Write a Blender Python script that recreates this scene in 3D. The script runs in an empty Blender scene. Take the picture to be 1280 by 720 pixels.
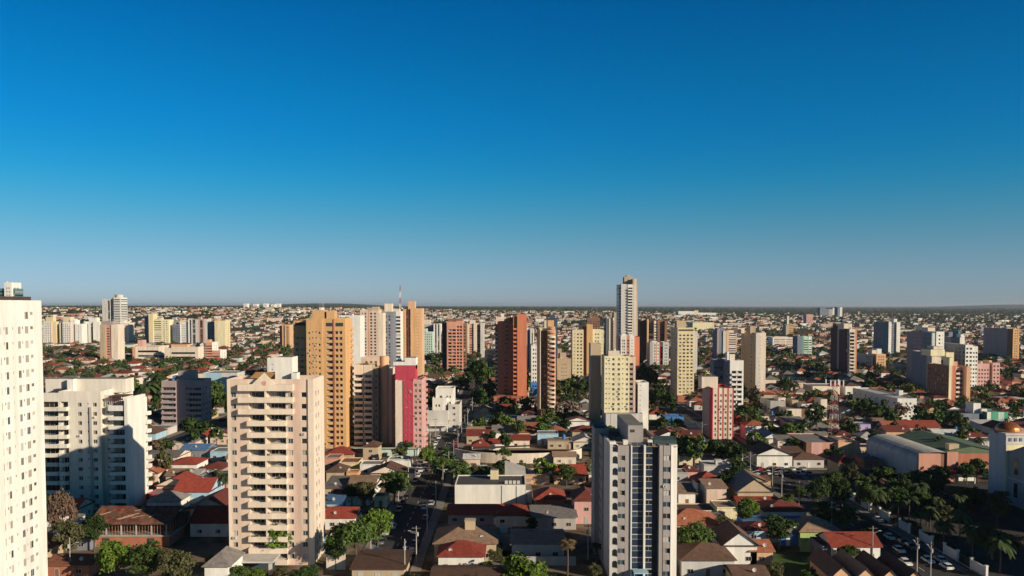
import bpy, math, random
import numpy as np
R = math.radians
C = bpy.context.scene.collection
SC = bpy.context.scene
# ------------------------------------------------------------------ camera
F = 1040.0            # focal length in photo pixels (1280 wide)
H = 65.0              # eye height in metres
PP = 426.5            # row of the optical axis (the picture is the top of a 3:2 frame)
TP = (PP - 382.0) / F
PIT = math.atan(TP); CP = math.cos(PIT); SP = math.sin(PIT)
cam = bpy.data.objects.new('camera', bpy.data.cameras.new('camera')); C.objects.link(cam)
cam.location = (0, 0, H); cam.rotation_euler = (R(90) - PIT, 0, 0)
cam.data.sensor_width = 36.0; cam.data.lens = 36.0 * F / 1280.0
cam.data.shift_y = (PP - 360.0) / 1280.0
cam.data.clip_start = 1.0; cam.data.clip_end = 200000.0
SC.camera = cam
# ------------------------------------------------------------------ light
SUN_EL = 18.5; SUN_A = 56.0          # elevation; degrees to the right of straight behind the camera
w = bpy.data.worlds.new('World'); SC.world = w; w.use_nodes = True
nt = w.node_tree; bg = nt.nodes['Background']
sky = nt.nodes.new('ShaderNodeTexSky'); sky.sky_type = 'NISHITA'; sky.sun_disc = False
sky.sun_elevation = R(SUN_EL); sky.sun_rotation = R(180.0 - SUN_A)
sky.altitude = 300; sky.air_density = 0.7; sky.dust_density = 0.3; sky.ozone_density = 5.0
tc = nt.nodes.new('ShaderNodeTexCoord'); sx = nt.nodes.new('ShaderNodeSeparateXYZ'); nt.links.new(tc.outputs['Generated'], sx.inputs[0])
def by_height(h0, h1, a, b):
    m = nt.nodes.new('ShaderNodeMapRange'); m.interpolation_type = 'SMOOTHSTEP'
    for k, v in zip(('From Min', 'From Max', 'To Min', 'To Max'), (h0, h1, a, b)): m.inputs[k].default_value = v
    nt.links.new(sx.outputs['Z'], m.inputs['Value']); return m.outputs[0]
# sky tinted by height above the horizon; unseen zenith darkened to cut ambient fill
TINT = [(0.0067, (0.77, 0.74, 0.80)), (0.0354, (0.77, 0.76, 0.75)), (0.064, (0.66, 0.79, 0.71)), (0.0923, (0.46, 0.83, 0.73)), (0.1204, (0.26, 0.86, 0.80)), (0.1481, (0.11, 0.88, 0.87)), (0.1843, (0.044, 0.847, 0.952)), (0.2198, (0.024, 0.847, 1.018)), (0.2542, (0.014, 0.831, 1.073)), (0.2876, (0.008, 0.793, 1.074)), (0.3356, (0.0, 0.709, 1.065))]
cr = nt.nodes.new('ShaderNodeValToRGB'); cr.color_ramp.interpolation = 'B_SPLINE'
sc_ = nt.nodes.new('ShaderNodeMath'); sc_.operation = 'MULTIPLY'; sc_.inputs[1].default_value = 2.5; nt.links.new(sx.outputs['Z'], sc_.inputs[0]); nt.links.new(sc_.outputs[0], cr.inputs[0])
el = cr.color_ramp.elements
el[0].position = TINT[0][0] * 2.5; el[1].position = TINT[-1][0] * 2.5
for z_, c_ in TINT[1:-1]: el.new(z_ * 2.5)
for e_, (z_, c_) in zip(el, TINT): e_.color = (*[v / 1.0 for v in c_], 1)
ml = nt.nodes.new('ShaderNodeVectorMath'); ml.operation = 'MULTIPLY'; nt.links.new(sky.outputs[0], ml.inputs[0]); nt.links.new(cr.outputs[0], ml.inputs[1])
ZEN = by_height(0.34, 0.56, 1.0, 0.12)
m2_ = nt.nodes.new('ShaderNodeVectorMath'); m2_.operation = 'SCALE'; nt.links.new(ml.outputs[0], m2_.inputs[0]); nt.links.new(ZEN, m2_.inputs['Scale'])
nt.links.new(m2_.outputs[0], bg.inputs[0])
bg.inputs[1].default_value = 0.09
sl = bpy.data.lights.new('sun', 'SUN'); sl.energy = 5.0; sl.angle = R(0.5); sl.color = (1.0, 0.86, 0.67)
so = bpy.data.objects.new('sun', sl); C.objects.link(so)
so.rotation_euler = (R(90 - SUN_EL), 0, R(SUN_A))
SC.view_settings.view_transform = 'Standard'; SC.view_settings.look = 'None'
SC.view_settings.exposure = 0.25; SC.view_settings.gamma = 1.0
SC.render.engine = 'CYCLES'
SC.cycles.max_bounces = 4; SC.cycles.diffuse_bounces = 2; SC.cycles.glossy_bounces = 2
SC.cycles.transmission_bounces = 2; SC.cycles.volume_bounces = 0; SC.cycles.use_denoising = True
SC.cycles.use_adaptive_sampling = True; SC.cycles.adaptive_threshold = 0.02

# ------------------------------------------------------------------ picture <-> place
def zat(py, Y):
    t = (PP - py) / F
    return H + Y * (t * CP - SP) / (CP + t * SP)
def yg(py, z=0.0):
    t = (PP - py) / F
    return (z - H) * (CP + t * SP) / (t * CP - SP)
def xat(px, Y, z=0.0):
    return (px - 640.0) / F * (Y * CP + (H - z) * SP)
def proj(x, y, z):
    d = y * CP + (H - z) * SP
    if d <= 1: return (-9999, -9999)
    return 640.0 + F * x / d, PP - F * (y * SP + (z - H) * CP) / d
def smooth(a, b, x):
    t = min(1.0, max(0.0, (x - a) / (b - a))); return t * t * (3 - 2 * t)
def ground(x, y):
    if y < 1250: return 0.0
    p = 640 + F * x / y
    k = 1.0 - 0.30 * smooth(380, 620, p) - 0.38 * smooth(620, 1050, p)
    return 52.0 * k * smooth(1250, 2900, y)

# ------------------------------------------------------------------ materials
MATS = {}
def mat(name, rgb=None, rough=0.85, var=0.22, scale=0.35, streak=False, metal=0.0, obj=0.0, bump=0.0, spec=0.3):
    if name in MATS: return MATS[name]
    m = bpy.data.materials.new(name); m.use_nodes = True; MATS[name] = m
    t = m.node_tree; b = t.nodes['Principled BSDF']
    b.inputs['Roughness'].default_value = rough; b.inputs['Metallic'].default_value = metal
    b.inputs['Specular IOR Level'].default_value = spec
    if var <= 0 and obj <= 0:
        b.inputs['Base Color'].default_value = (*rgb, 1); return m
    geo = t.nodes.new('ShaderNodeNewGeometry'); mp = t.nodes.new('ShaderNodeMapping')
    mp.inputs['Scale'].default_value = (1, 1, 0.12) if streak else (1, 1, 1)
    t.links.new(geo.outputs['Position'], mp.inputs['Vector'])
    n = t.nodes.new('ShaderNodeTexNoise'); n.inputs['Scale'].default_value = scale
    n.inputs['Detail'].default_value = 6; n.inputs['Roughness'].default_value = 0.65
    t.links.new(mp.outputs[0], n.inputs['Vector'])
    mr = t.nodes.new('ShaderNodeMapRange')
    mr.inputs['From Min'].default_value = 0.3; mr.inputs['From Max'].default_value = 0.7
    mr.inputs['To Min'].default_value = 1.0 - var; mr.inputs['To Max'].default_value = 1.0 + var * 0.6
    t.links.new(n.outputs['Fac'], mr.inputs['Value'])
    n2 = t.nodes.new('ShaderNodeTexNoise'); n2.inputs['Scale'].default_value = scale * 7; n2.inputs['Detail'].default_value = 3
    t.links.new(mp.outputs[0], n2.inputs['Vector']); m3 = t.nodes.new('ShaderNodeMapRange'); m3.inputs['From Min'].default_value = .3; m3.inputs['From Max'].default_value = .7
    fv = var * (.2 if streak else .55); m3.inputs['To Min'].default_value = 1 - fv; m3.inputs['To Max'].default_value = 1 + fv * .75; t.links.new(n2.outputs['Fac'], m3.inputs['Value'])
    mm = t.nodes.new('ShaderNodeMath'); mm.operation = 'MULTIPLY'; t.links.new(mr.outputs[0], mm.inputs[0]); t.links.new(m3.outputs[0], mm.inputs[1])
    val = mm.outputs[0]
    if obj > 0:
        oi = t.nodes.new('ShaderNodeObjectInfo'); m2 = t.nodes.new('ShaderNodeMapRange')
        m2.inputs['To Min'].default_value = 1 - obj; m2.inputs['To Max'].default_value = 1 + obj
        t.links.new(oi.outputs['Random'], m2.inputs['Value'])
        mu = t.nodes.new('ShaderNodeMath'); mu.operation = 'MULTIPLY'
        t.links.new(val, mu.inputs[0]); t.links.new(m2.outputs[0], mu.inputs[1]); val = mu.outputs[0]
    vm = t.nodes.new('ShaderNodeVectorMath'); vm.operation = 'SCALE'
    vm.inputs[0].default_value = rgb; t.links.new(val, vm.inputs['Scale'])
    t.links.new(vm.outputs[0], b.inputs['Base Color'])
    if bump > 0:
        bp = t.nodes.new('ShaderNodeBump'); bp.inputs['Strength'].default_value = bump
        t.links.new(n.outputs['Fac'], bp.inputs['Height']); t.links.new(bp.outputs[0], b.inputs['Normal'])
    return m
WALL = dict(white=(.74, .71, .64), cream=(.70, .585, .465), pinkcream=(.64, .49, .385), orange=(.62, .365, .165), rust=(.26, .09, .035),
            redorange=(.56, .19, .10), crimson=(.46, .055, .085), pink=(.60, .345, .305), salmon=(.57, .29, .205), yellow=(.68, .57, .35),
            paleyellow=(.74, .66, .42), tan=(.47, .36, .24), brown=(.23, .12, .075), darkbrown=(.09, .05, .04), grey=(.40, .37, .34),
            lightgrey=(.56, .53, .49), bluegrey=(.19, .205, .245), teal=(.09, .20, .22), mint=(.48, .60, .50), green=(.08, .34, .20),
            peach=(.66, .40, .23), darkgrey=(.12, .12, .13), mauve=(.36, .28, .27), lime=(.38, .50, .18), blue=(.06, .20, .50), red=(.50, .06, .05),
            sky=(.35, .52, .62), ivory=(.71, .65, .55), rosecream=(.58, .42, .335), taupe=(.35, .315, .295), oldred=(.40, .09, .065), brick=(.40, .15, .09), concrete=(.38, .34, .30), lilac=(.45, .38, .60))
def wm(c): return mat('wall_' + c, WALL[c], 0.85, 0.19, 0.4, True)
ROOF = dict(red=(.28, .055, .034), darkred=(.15, .038, .028), terracotta=(.37, .13, .07), rbrown=(.13, .072, .05), rgrey=(.20, .18, .165), rtan=(.31, .20, .135),
            fiber=(.23, .21, .195), rwhite=(.52, .50, .47), rdark=(.08, .075, .075), rblue=(.10, .20, .36), rust=(.22, .09, .05))
def rm(c): return mat('roof_' + c, ROOF[c], 0.8, 0.35, 0.9, False, obj=0.22, bump=0.25)
GL = [mat('glass_dark', (.012, .015, .018), 0.12, 0, spec=.5), mat('glass_blue', (.05, .075, .10), 0.12, 0, spec=.5),
      mat('glass_brown', (.045, .030, .022), 0.3, 0, spec=.5), mat('curtain', (.30, .27, .23), 0.7, 0), mat('shutter', (.48, .44, .39), 0.7, 0)]
GLW = [10, 5, 5, 2, 1]
M_ROOF = mat('roof_slab', (.24, .20, .17), 0.9, 0.4, 0.3)
M_FRAME = mat('window_frame', (.45, .43, .40), 0.5, 0); M_DARK = mat('dark_metal', (.05, .05, .055), 0.5, 0)
M_CONC = mat('concrete', (.40, .37, .33), 0.9, 0.25, 0.5, True)
M_TANK = mat('tank_blue', (.05, .18, .38), 0.5, 0.1)

# ------------------------------------------------------------------ meshes
class MB:
    def __init__(s): s.v = []; s.f = []; s.m = []
    def q(s, a, b, c, d, mi=0):
        n = len(s.v); s.v += [a, b, c, d]; s.f.append((n, n + 1, n + 2, n + 3)); s.m.append(mi)
    def tri(s, a, b, c, mi=0):
        n = len(s.v); s.v += [a, b, c]; s.f.append((n, n + 1, n + 2)); s.m.append(mi)
    def poly(s, pts, mi=0):
        n = len(s.v); s.v += list(pts); s.f.append(tuple(range(n, n + len(pts)))); s.m.append(mi)
    def box(s, x0, x1, y0, y1, z0, z1, mi=0, top=None):
        n = len(s.v)
        s.v += [(x0, y0, z0), (x1, y0, z0), (x1, y1, z0), (x0, y1, z0), (x0, y0, z1), (x1, y0, z1), (x1, y1, z1), (x0, y1, z1)]
        for f, k in (((0, 3, 2, 1), mi), ((4, 5, 6, 7), mi if top is None else top), ((0, 1, 5, 4), mi), ((1, 2, 6, 5), mi), ((2, 3, 7, 6), mi), ((3, 0, 4, 7), mi)):
            s.f.append(tuple(n + i for i in f)); s.m.append(k)
    def prism(s, pts, z0, z1, mi=0, top=None):
        k = len(pts)
        for i in range(k):
            a, b = pts[i], pts[(i + 1) % k]
            s.q((a[0], a[1], z0), (b[0], b[1], z0), (b[0], b[1], z1), (a[0], a[1], z1), mi)
        s.poly([(p[0], p[1], z1) for p in pts], mi if top is None else top)
        s.poly([(p[0], p[1], z0) for p in reversed(pts)], mi)
    def cyl(s, x, y, z0, z1, r0, r1=None, k=10, mi=0, cap=True):
        r1 = r0 if r1 is None else r1
        A = [(math.cos(2 * math.pi * i / k), math.sin(2 * math.pi * i / k)) for i in range(k)]
        for i in range(k):
            a, b = A[i], A[(i + 1) % k]
            s.q((x + a[0] * r0, y + a[1] * r0, z0), (x + b[0] * r0, y + b[1] * r0, z0), (x + b[0] * r1, y + b[1] * r1, z1), (x + a[0] * r1, y + a[1] * r1, z1), mi)
        if cap: s.poly([(x + a[0] * r1, y + a[1] * r1, z1) for a in A], mi)
    def bar(s, p, q, r=0.1, mi=0, k=4, r2=None):
        p = np.array(p, float); q = np.array(q, float); d = q - p; L = np.linalg.norm(d); d /= max(L, 1e-6)
        u = np.cross(d, (0, 0, 1.0)) if abs(d[2]) < .9 else np.cross(d, (1.0, 0, 0)); u /= np.linalg.norm(u); w_ = np.cross(d, u)
        r2 = r if r2 is None else r2
        ring = lambda c, rr: [tuple(c + rr * (math.cos(2 * math.pi * (i + .5) / k) * u + math.sin(2 * math.pi * (i + .5) / k) * w_)) for i in range(k)]
        A, B = ring(p, r), ring(q, r2)
        for i in range(k): s.q(A[i], A[(i + 1) % k], B[(i + 1) % k], B[i], mi)
        s.poly(B, mi); s.poly(A[::-1], mi)
    def mesh(s, name, mats):
        me = bpy.data.meshes.new(name); me.from_pydata(s.v, [], s.f)
        for m in mats: me.materials.append(m)
        if len(mats) > 1: me.polygons.foreach_set('material_index', s.m)
        me.update(); return me
    def build(s, name, mats, parent=None, loc=(0, 0, 0), smooth=False):
        if not isinstance(mats, (list, tuple)): mats = [mats]
        me = s.mesh(name, mats)
        if smooth: me.polygons.foreach_set('use_smooth', [True] * len(me.polygons))
        return link(name, me, parent, loc)
def link(name, me, parent=None, loc=(0, 0, 0), rz=0.0, scale=None):
    o = bpy.data.objects.new(name, me); C.objects.link(o); o.location = loc
    if rz: o.rotation_euler = (0, 0, rz)
    if scale: o.scale = scale
    if parent is not None: o.parent = parent
    return o
def tag(o, label, cat, group=None):
    o['label'] = label; o['category'] = cat
    if group: o['group'] = group
    return o
def thing(name, label, cat, loc, group=None, rz=0.0):
    return tag(link(name, None, None, loc, rz), label, cat, group)
def structure(o): o['kind'] = 'structure'; return o
def stuff(o): o['kind'] = 'stuff'; return o
RESERVED = []      # footprints (x0,x1,y0,y1) kept free of scattered houses
BLOCKERS = []      # picture boxes (px0,px1,py0,py1,Y) of tall things
LAND = []          # landmarks (px, py, Y, short description)
def reserve(x0, x1, y0, y1, pad=1.0): RESERVED.append((x0 - pad, x1 + pad, y0 - pad, y1 + pad))

# ------------------------------------------------------------------ windows, balconies (shared meshes)
WIN = {}
def winmesh(w, h, var, frame=True):
    k = (round(w, 1), round(h, 1), var)
    if k in WIN: return WIN[k]
    w, h = k[0], k[1]
    mb = MB(); g = GL[var]
    mb.q((0, 0, 0), (w, 0, 0), (w, 0, h), (0, 0, h), 1)
    t = 0.07
    mb.box(0, w, -.05, 0.01, 0, t, 0); mb.box(0, w, -.05, 0.01, h - t, h, 0)
    mb.box(0, t, -.05, 0.01, t, h - t, 0); mb.box(w - t, w, -.05, 0.01, t, h - t, 0)
    if w > 0.9: mb.box(w / 2 - .035, w / 2 + .035, -.05, 0.01, t, h - t, 0)
    if w > 2.2:
        for q in (.25, .75): mb.box(w * q - .03, w * q + .03, -.05, 0.01, t, h - t, 0)
    mats = [M_FRAME, g]
    if var in (0, 1, 2) and (k[0] * 7 + k[1] * 3 + var) % 2 < 1:      # a curtain drawn over one side
        mb.q((t, -.015, t), (w * .42, -.015, t), (w * .42, -.015, h - t), (t, -.015, h - t), 2); mats = [M_FRAME, g, GL[3]]
    WIN[k] = mb.mesh('window', mats); return WIN[k]
AC = []
def acmesh():
    if not AC:
        mb = MB(); mb.box(0, .85, -.35, .1, 0, .55, 0); mb.poly([(.42 + .2 * math.cos(i * .628), -.353, .28 + .2 * math.sin(i * .628)) for i in range(10)], 1); AC.append(mb.mesh('air_conditioner', [mat('ac_shell', (.5, .49, .46), .6, 0), M_DARK]))
    return AC[0]
BAL = {}
def balmesh(w, p, m, h=1.05, key='', rail=False):
    k = (round(w, 2), round(p, 2), m.name, h, rail)
    if k in BAL: return BAL[k]
    mb = MB(); t = .14
    mb.box(0, w, -p, 0, -.22, 0, 0)
    if rail:
        mb.box(0, w, -p, -p + .06, h - .06, h, 1); mb.box(0, w, -p, -p + .05, .1, .16, 1)
        n = int(w / .35)
        for i in range(n + 1): mb.box(i * w / n - .02, i * w / n + .02, -p + .01, -p + .05, 0, h - .06, 1)
    else:
        mb.box(0, w, -p, -p + t, 0, h, 0); mb.box(0, t, -p + t, 0, 0, h, 0); mb.box(w - t, w, -p + t, 0, 0, h, 0)
    BAL[k] = mb.mesh('balcony', [m, M_DARK]); return BAL[k]

# ------------------------------------------------------------------ facades
def parse(s):
    out = []
    for tok in s.split():
        col = None
        if '@' in tok: tok, col = tok.split('@')
        n = 1
        if ':' in tok: tok, n = tok.split(':'); n = float(n) if '.' in n else int(n)
        out.append((tok[0], float(tok[1:] or 1), n, col))
    return out
class Tower:
    """one building: an Empty at its base; walls, windows, balconies, roof boxes are parts"""
    def __init__(s, name, label, cat, x, y, z=0.0, group=None, seed=0, maxwin=100):
        s.o = thing(name, label, cat, (x, y, z), group); s.x, s.y, s.z = x, y, z
        s.rnd = random.Random(seed or hash(label) % 99991 if False else sum(map(ord, label)) + seed); s.win = []; s.glw = GLW; s.ac = 14; s.maxwin = maxwin; s.bal = 0
    def facade(s, mb, mats, o, u, nn, W, z0, z1, spec, fh, zb, sep, rz, top=1.0, wh=1.25, sill=1.0, rev=.2, ww=None, balmat=None, proud=1.0):
        rnd = s.rnd
        def mi(c):
            if c is None: return 0
            m = wm(c)
            if m not in mats: mats.append(m)
            return mats.index(m)
        def gi():
            m = rnd.choices(GL, GLW)[0]
            if m not in mats: mats.append(m)
            return mats.index(m)
        def P(a, z, d=0.0): return (o[0] + u[0] * a - nn[0] * d, o[1] + u[1] * a - nn[1] * d, z)
        def Q(a, b, c, d_, k, dep=0.0): mb.q(P(a, c, dep), P(b, c, dep), P(b, d_, dep), P(a, d_, dep), k)
        nfl = max(1, int((z1 - top - zb) / fh + 0.02)); fl = [zb + k * fh for k in range(nfl)]
        def column(a, b, rows, dep, k, back, glassy=True, bw=None):
            z = z0
            for (v0, v1) in rows:
                if v0 > z + 1e-4: Q(a, b, z, v0, k)
                mb.q(P(a, v0), P(b, v0), P(b, v0, dep), P(a, v0, dep), k); mb.q(P(a, v1), P(b, v1), P(b, v1, dep), P(a, v1, dep), k)
                mb.q(P(a, v0), P(a, v1), P(a, v1, dep), P(a, v0, dep), k); mb.q(P(b, v0), P(b, v1), P(b, v1, dep), P(b, v0, dep), k)
                back(a, b, v0, v1, dep); z = v1
            if z1 > z: Q(a, b, z, z1, k)
        def back(a, b, v0, v1, dep):
            if sep:
                p = P(a, v0, dep); s.win.append((p, rz, b - a, v1 - v0)); Q(a, b, v0, v1, 0, dep + .02)
            else: Q(a, b, v0, v1, gi(), dep)
        tot = sum(t[1] for t in spec); a = 0.0
        for kind, wt, n, col in spec:
            wd = wt / tot * W; b = a + wd; k = mi(col)
            if kind == 'b': Q(a, b, z0, z1, k)
            elif kind in 'wv':        # n windows a floor (v: small bathroom windows)
                c = wd / n; w_ = ww or min(1.7, max(.9, c * .5))
                hh, sl_ = (wh, sill) if kind == 'w' else (.65, 1.6)
                if kind == 'v': w_ = min(.8, c * .4)
                rows = [(z + sl_, z + sl_ + hh) for z in fl]
                e = a
                for i in range(int(n)):
                    m0 = a + c * (i + .5) - w_ / 2
                    Q(e, m0, z0, z1, k); column(m0, m0 + w_, rows, rev, k, back); e = m0 + w_
                Q(e, b, z0, z1, k)
            elif kind == 'R':         # ribbon windows
                column(a + .12, b - .12, [(z + sill, z + sill + wh) for z in fl], rev, k, back); Q(a, a + .12, z0, z1, k); Q(b - .12, b, z0, z1, k)
            elif kind in 'LB':        # loggias; B: with a projecting balcony
                c = wd / n; e = a
                for i in range(int(n)):
                    m0 = a + c * i + .25; m1 = a + c * (i + 1) - .25
                    Q(e, m0, z0, z1, k)
                    pz = 0.02 if kind == 'B' else 1.0
                    def lb(a_, b_, v0, v1, dep):
                        Q(a_, b_, v0, v1, k, dep + .02)
                        g0, g1 = a_ + .3, b_ - .3
                        if sep: s.win.append((P(g0, v0 + .05, dep), rz, g1 - g0, v1 - v0 - .35))
                        else: Q(g0, g1, v0 + .05, v1 - .3, gi(), dep - .03)
                    column(m0, m1, [(z + pz, z + fh - .32) for z in fl], 1.15, k, lb); e = m1
                    if kind == 'B':
                        bm_ = balmat or mats[k]
                        for z in fl:
                            if sep and s.bal < 100:
                                p = P(m0 - .2, z, 0.0); o_ = link('balcony', balmesh(m1 - m0 + .4, proud, bm_), s.o, p, rz); s.bal += 1
                            else:
                                kk = mats.index(bm_) if bm_ in mats else (mats.append(bm_) or len(mats) - 1)
                                A, B = m0 - .2, m1 + .2
                                for (x0, x1, d0, d1, h0, h1) in ((A, B, 0, -proud, -.22, 0), (A, B, -proud + .12, -proud, 0, 1.05), (A, A + .12, 0, -proud, 0, 1.05), (B - .12, B, 0, -proud, 0, 1.05)):
                                    c8 = [P(x0, z + h0, d0), P(x1, z + h0, d0), P(x1, z + h0, d1), P(x0, z + h0, d1), P(x0, z + h1, d0), P(x1, z + h1, d0), P(x1, z + h1, d1), P(x0, z + h1, d1)]
                                    for f in ((0, 3, 2, 1), (4, 5, 6, 7), (0, 1, 5, 4), (1, 2, 6, 5), (2, 3, 7, 6), (3, 0, 4, 7)): mb.q(*[c8[i] for i in f], kk)
                Q(e, b, z0, z1, k)
            elif kind == 'S':         # continuous recessed glass strip with spandrels
                d = .45; g = gi(); zz = fl[-1] + fh
                Q(a, b, zz, z1, k); Q(a, b, z0, zb, k)
                mb.q(P(a, zb), P(a, zz), P(a, zz, d), P(a, zb, d), k); mb.q(P(b, zb), P(b, zz), P(b, zz, d), P(b, zb, d), k); mb.q(P(a, zz), P(b, zz), P(b, zz, d), P(a, zz, d), k)
                for z in fl:
                    Q(a, b, z, z + .8, k if n == 2 else mi('darkgrey'), d); Q(a, b, z + .8, z + fh, gi(), d)
            a = b
    def vol(s, x0, x1, y0, y1, z0, z1, wall, front='b', side='b', fh=2.9, zb=None, sep=False, name='wall', roofm=None, par=.9, back='b', left=None, right=None, **kw):
        """x,y in world metres; z0,z1 world heights"""
        X0, X1, Y0, Y1, Z0, Z1 = x0 - s.x, x1 - s.x, y0 - s.y, y1 - s.y, z0 - s.z, z1 - s.z
        mats = [wm(wall), roofm or M_ROOF]; mb = MB(); zb = Z0 + .6 if zb is None else zb - s.z
        s.facade(mb, mats, (X0, Y0), (1, 0), (0, -1), X1 - X0, Z0, Z1, parse(front), fh, zb, sep, 0.0, **kw)
        kw2 = dict(kw); kw2.pop('ww', None)
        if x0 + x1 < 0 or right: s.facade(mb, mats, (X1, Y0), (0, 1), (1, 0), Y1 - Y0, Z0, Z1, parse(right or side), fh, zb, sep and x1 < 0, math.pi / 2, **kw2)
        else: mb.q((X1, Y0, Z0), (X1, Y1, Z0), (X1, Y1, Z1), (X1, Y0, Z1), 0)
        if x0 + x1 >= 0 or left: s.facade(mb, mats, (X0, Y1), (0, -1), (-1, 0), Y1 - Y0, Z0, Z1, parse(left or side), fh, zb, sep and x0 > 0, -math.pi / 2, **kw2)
        else: mb.q((X0, Y0, Z0), (X0, Y1, Z0), (X0, Y1, Z1), (X0, Y0, Z1), 0)
        mb.q((X0, Y1, Z0), (X1, Y1, Z0), (X1, Y1, Z1), (X0, Y1, Z1), 0)
        t = .22; zr = Z1 - par                     # parapet ring and roof slab
        a, b, c, d = (X0, Y0), (X1, Y0), (X1, Y1), (X0, Y1); A, B, D, E = (X0 + t, Y0 + t), (X1 - t, Y0 + t), (X1 - t, Y1 - t), (X0 + t, Y1 - t)
        for (p, q_, P_, Q_) in ((a, b, A, B), (b, c, B, D), (c, d, D, E), (d, a, E, A)):
            mb.q((*p, Z1), (*q_, Z1), (*Q_, Z1), (*P_, Z1), 0); mb.q((*P_, Z1), (*Q_, Z1), (*Q_, zr), (*P_, zr), 0)
        mb.q((*A, zr), (*B, zr), (*D, zr), (*E, zr), 1)
        o = mb.build(name, mats, s.o)
        reserve(x0, x1, y0, y1, 2.0)
        p0 = proj(x0, y0, z1); p1 = proj(x1, y0, z0); BLOCKERS.append((p0[0], p1[0], p0[1], p1[1], y0))
        return o
    def block(s, name, x0, x1, y0, y1, z0, z1, m, top=None):
        mb = MB(); mb.box(x0 - s.x, x1 - s.x, y0 - s.y, y1 - s.y, z0 - s.z, z1 - s.z, 0, 1 if top else None)
        return mb.build(name, [m, top] if top else m, s.o)
    def tank(s, x, y, z, r=1.1, h=1.6, m=None):
        mb = MB(); mb.cyl(x - s.x, y - s.y, z - s.z, z - s.z + h, r, r * .92, 12); mb.cyl(x - s.x, y - s.y, z - s.z + h, z - s.z + h + .25, r * .92, r * .3, 12)
        return mb.build('water_tank', m or M_TANK, s.o)
    def mast(s, x, y, z, h, r=.07, on=None):
        mb = MB(); x -= s.x; y -= s.y; z -= s.z
        mb.bar((x, y, z), (x, y, z + h), r, 0); 
        for k, q in enumerate((.55, .72, .88)): mb.bar((x - .7 + .1 * k, y, z + h * q), (x + .7 - .1 * k, y, z + h * q), r * .6, 0)
        return mb.build('antenna', M_CONC, s.o)
    def done(s):
        """windows: each a mesh of its own; past a hundred the rest is one part"""
        s.win.sort(key=lambda q: -q[2] * q[3] / (1 + 0.001 * abs(q[0][1])))
        rest = MB(); rm_ = [M_FRAME] + GL
        for i, (p, rz, w_, h_) in enumerate(s.win):
            v = s.rnd.choices(range(5), s.glw if w_ < 2.2 else [10, 6, 5, .6, .2])[0]
            if i < s.maxwin: link('window', winmesh(w_, h_, v), s.o, p, rz, (w_ / round(w_, 1), 1, h_ / round(h_, 1)))
            else:
                c, sn = math.cos(rz), math.sin(rz); g = lambda x, z: (p[0] + c * x + sn * .01, p[1] + sn * x - c * .01, p[2] + z)
                rest.q(g(0, 0), g(w_, 0), g(w_, h_), g(0, h_), 0); rest.q(*[(a + sn * .01, b - c * .01, d) for a, b, d in (g(.07, .07), g(w_ - .07, .07), g(w_ - .07, h_ - .07), g(.07, h_ - .07))], 1 + v)
        acs = [q for q in s.win if q[2] < 2.0]
        for (p, rz, w_, h_) in s.rnd.sample(acs, min(len(acs) // 12, s.ac)):
            link('air_conditioner', acmesh(), s.o, (p[0] - .25 * math.sin(rz) * -1, p[1] - .25 * math.cos(rz), p[2] - .75), rz)
        if rest.v: stuff(rest.build('smaller_windows', rm_, s.o))
        return s.o
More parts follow.
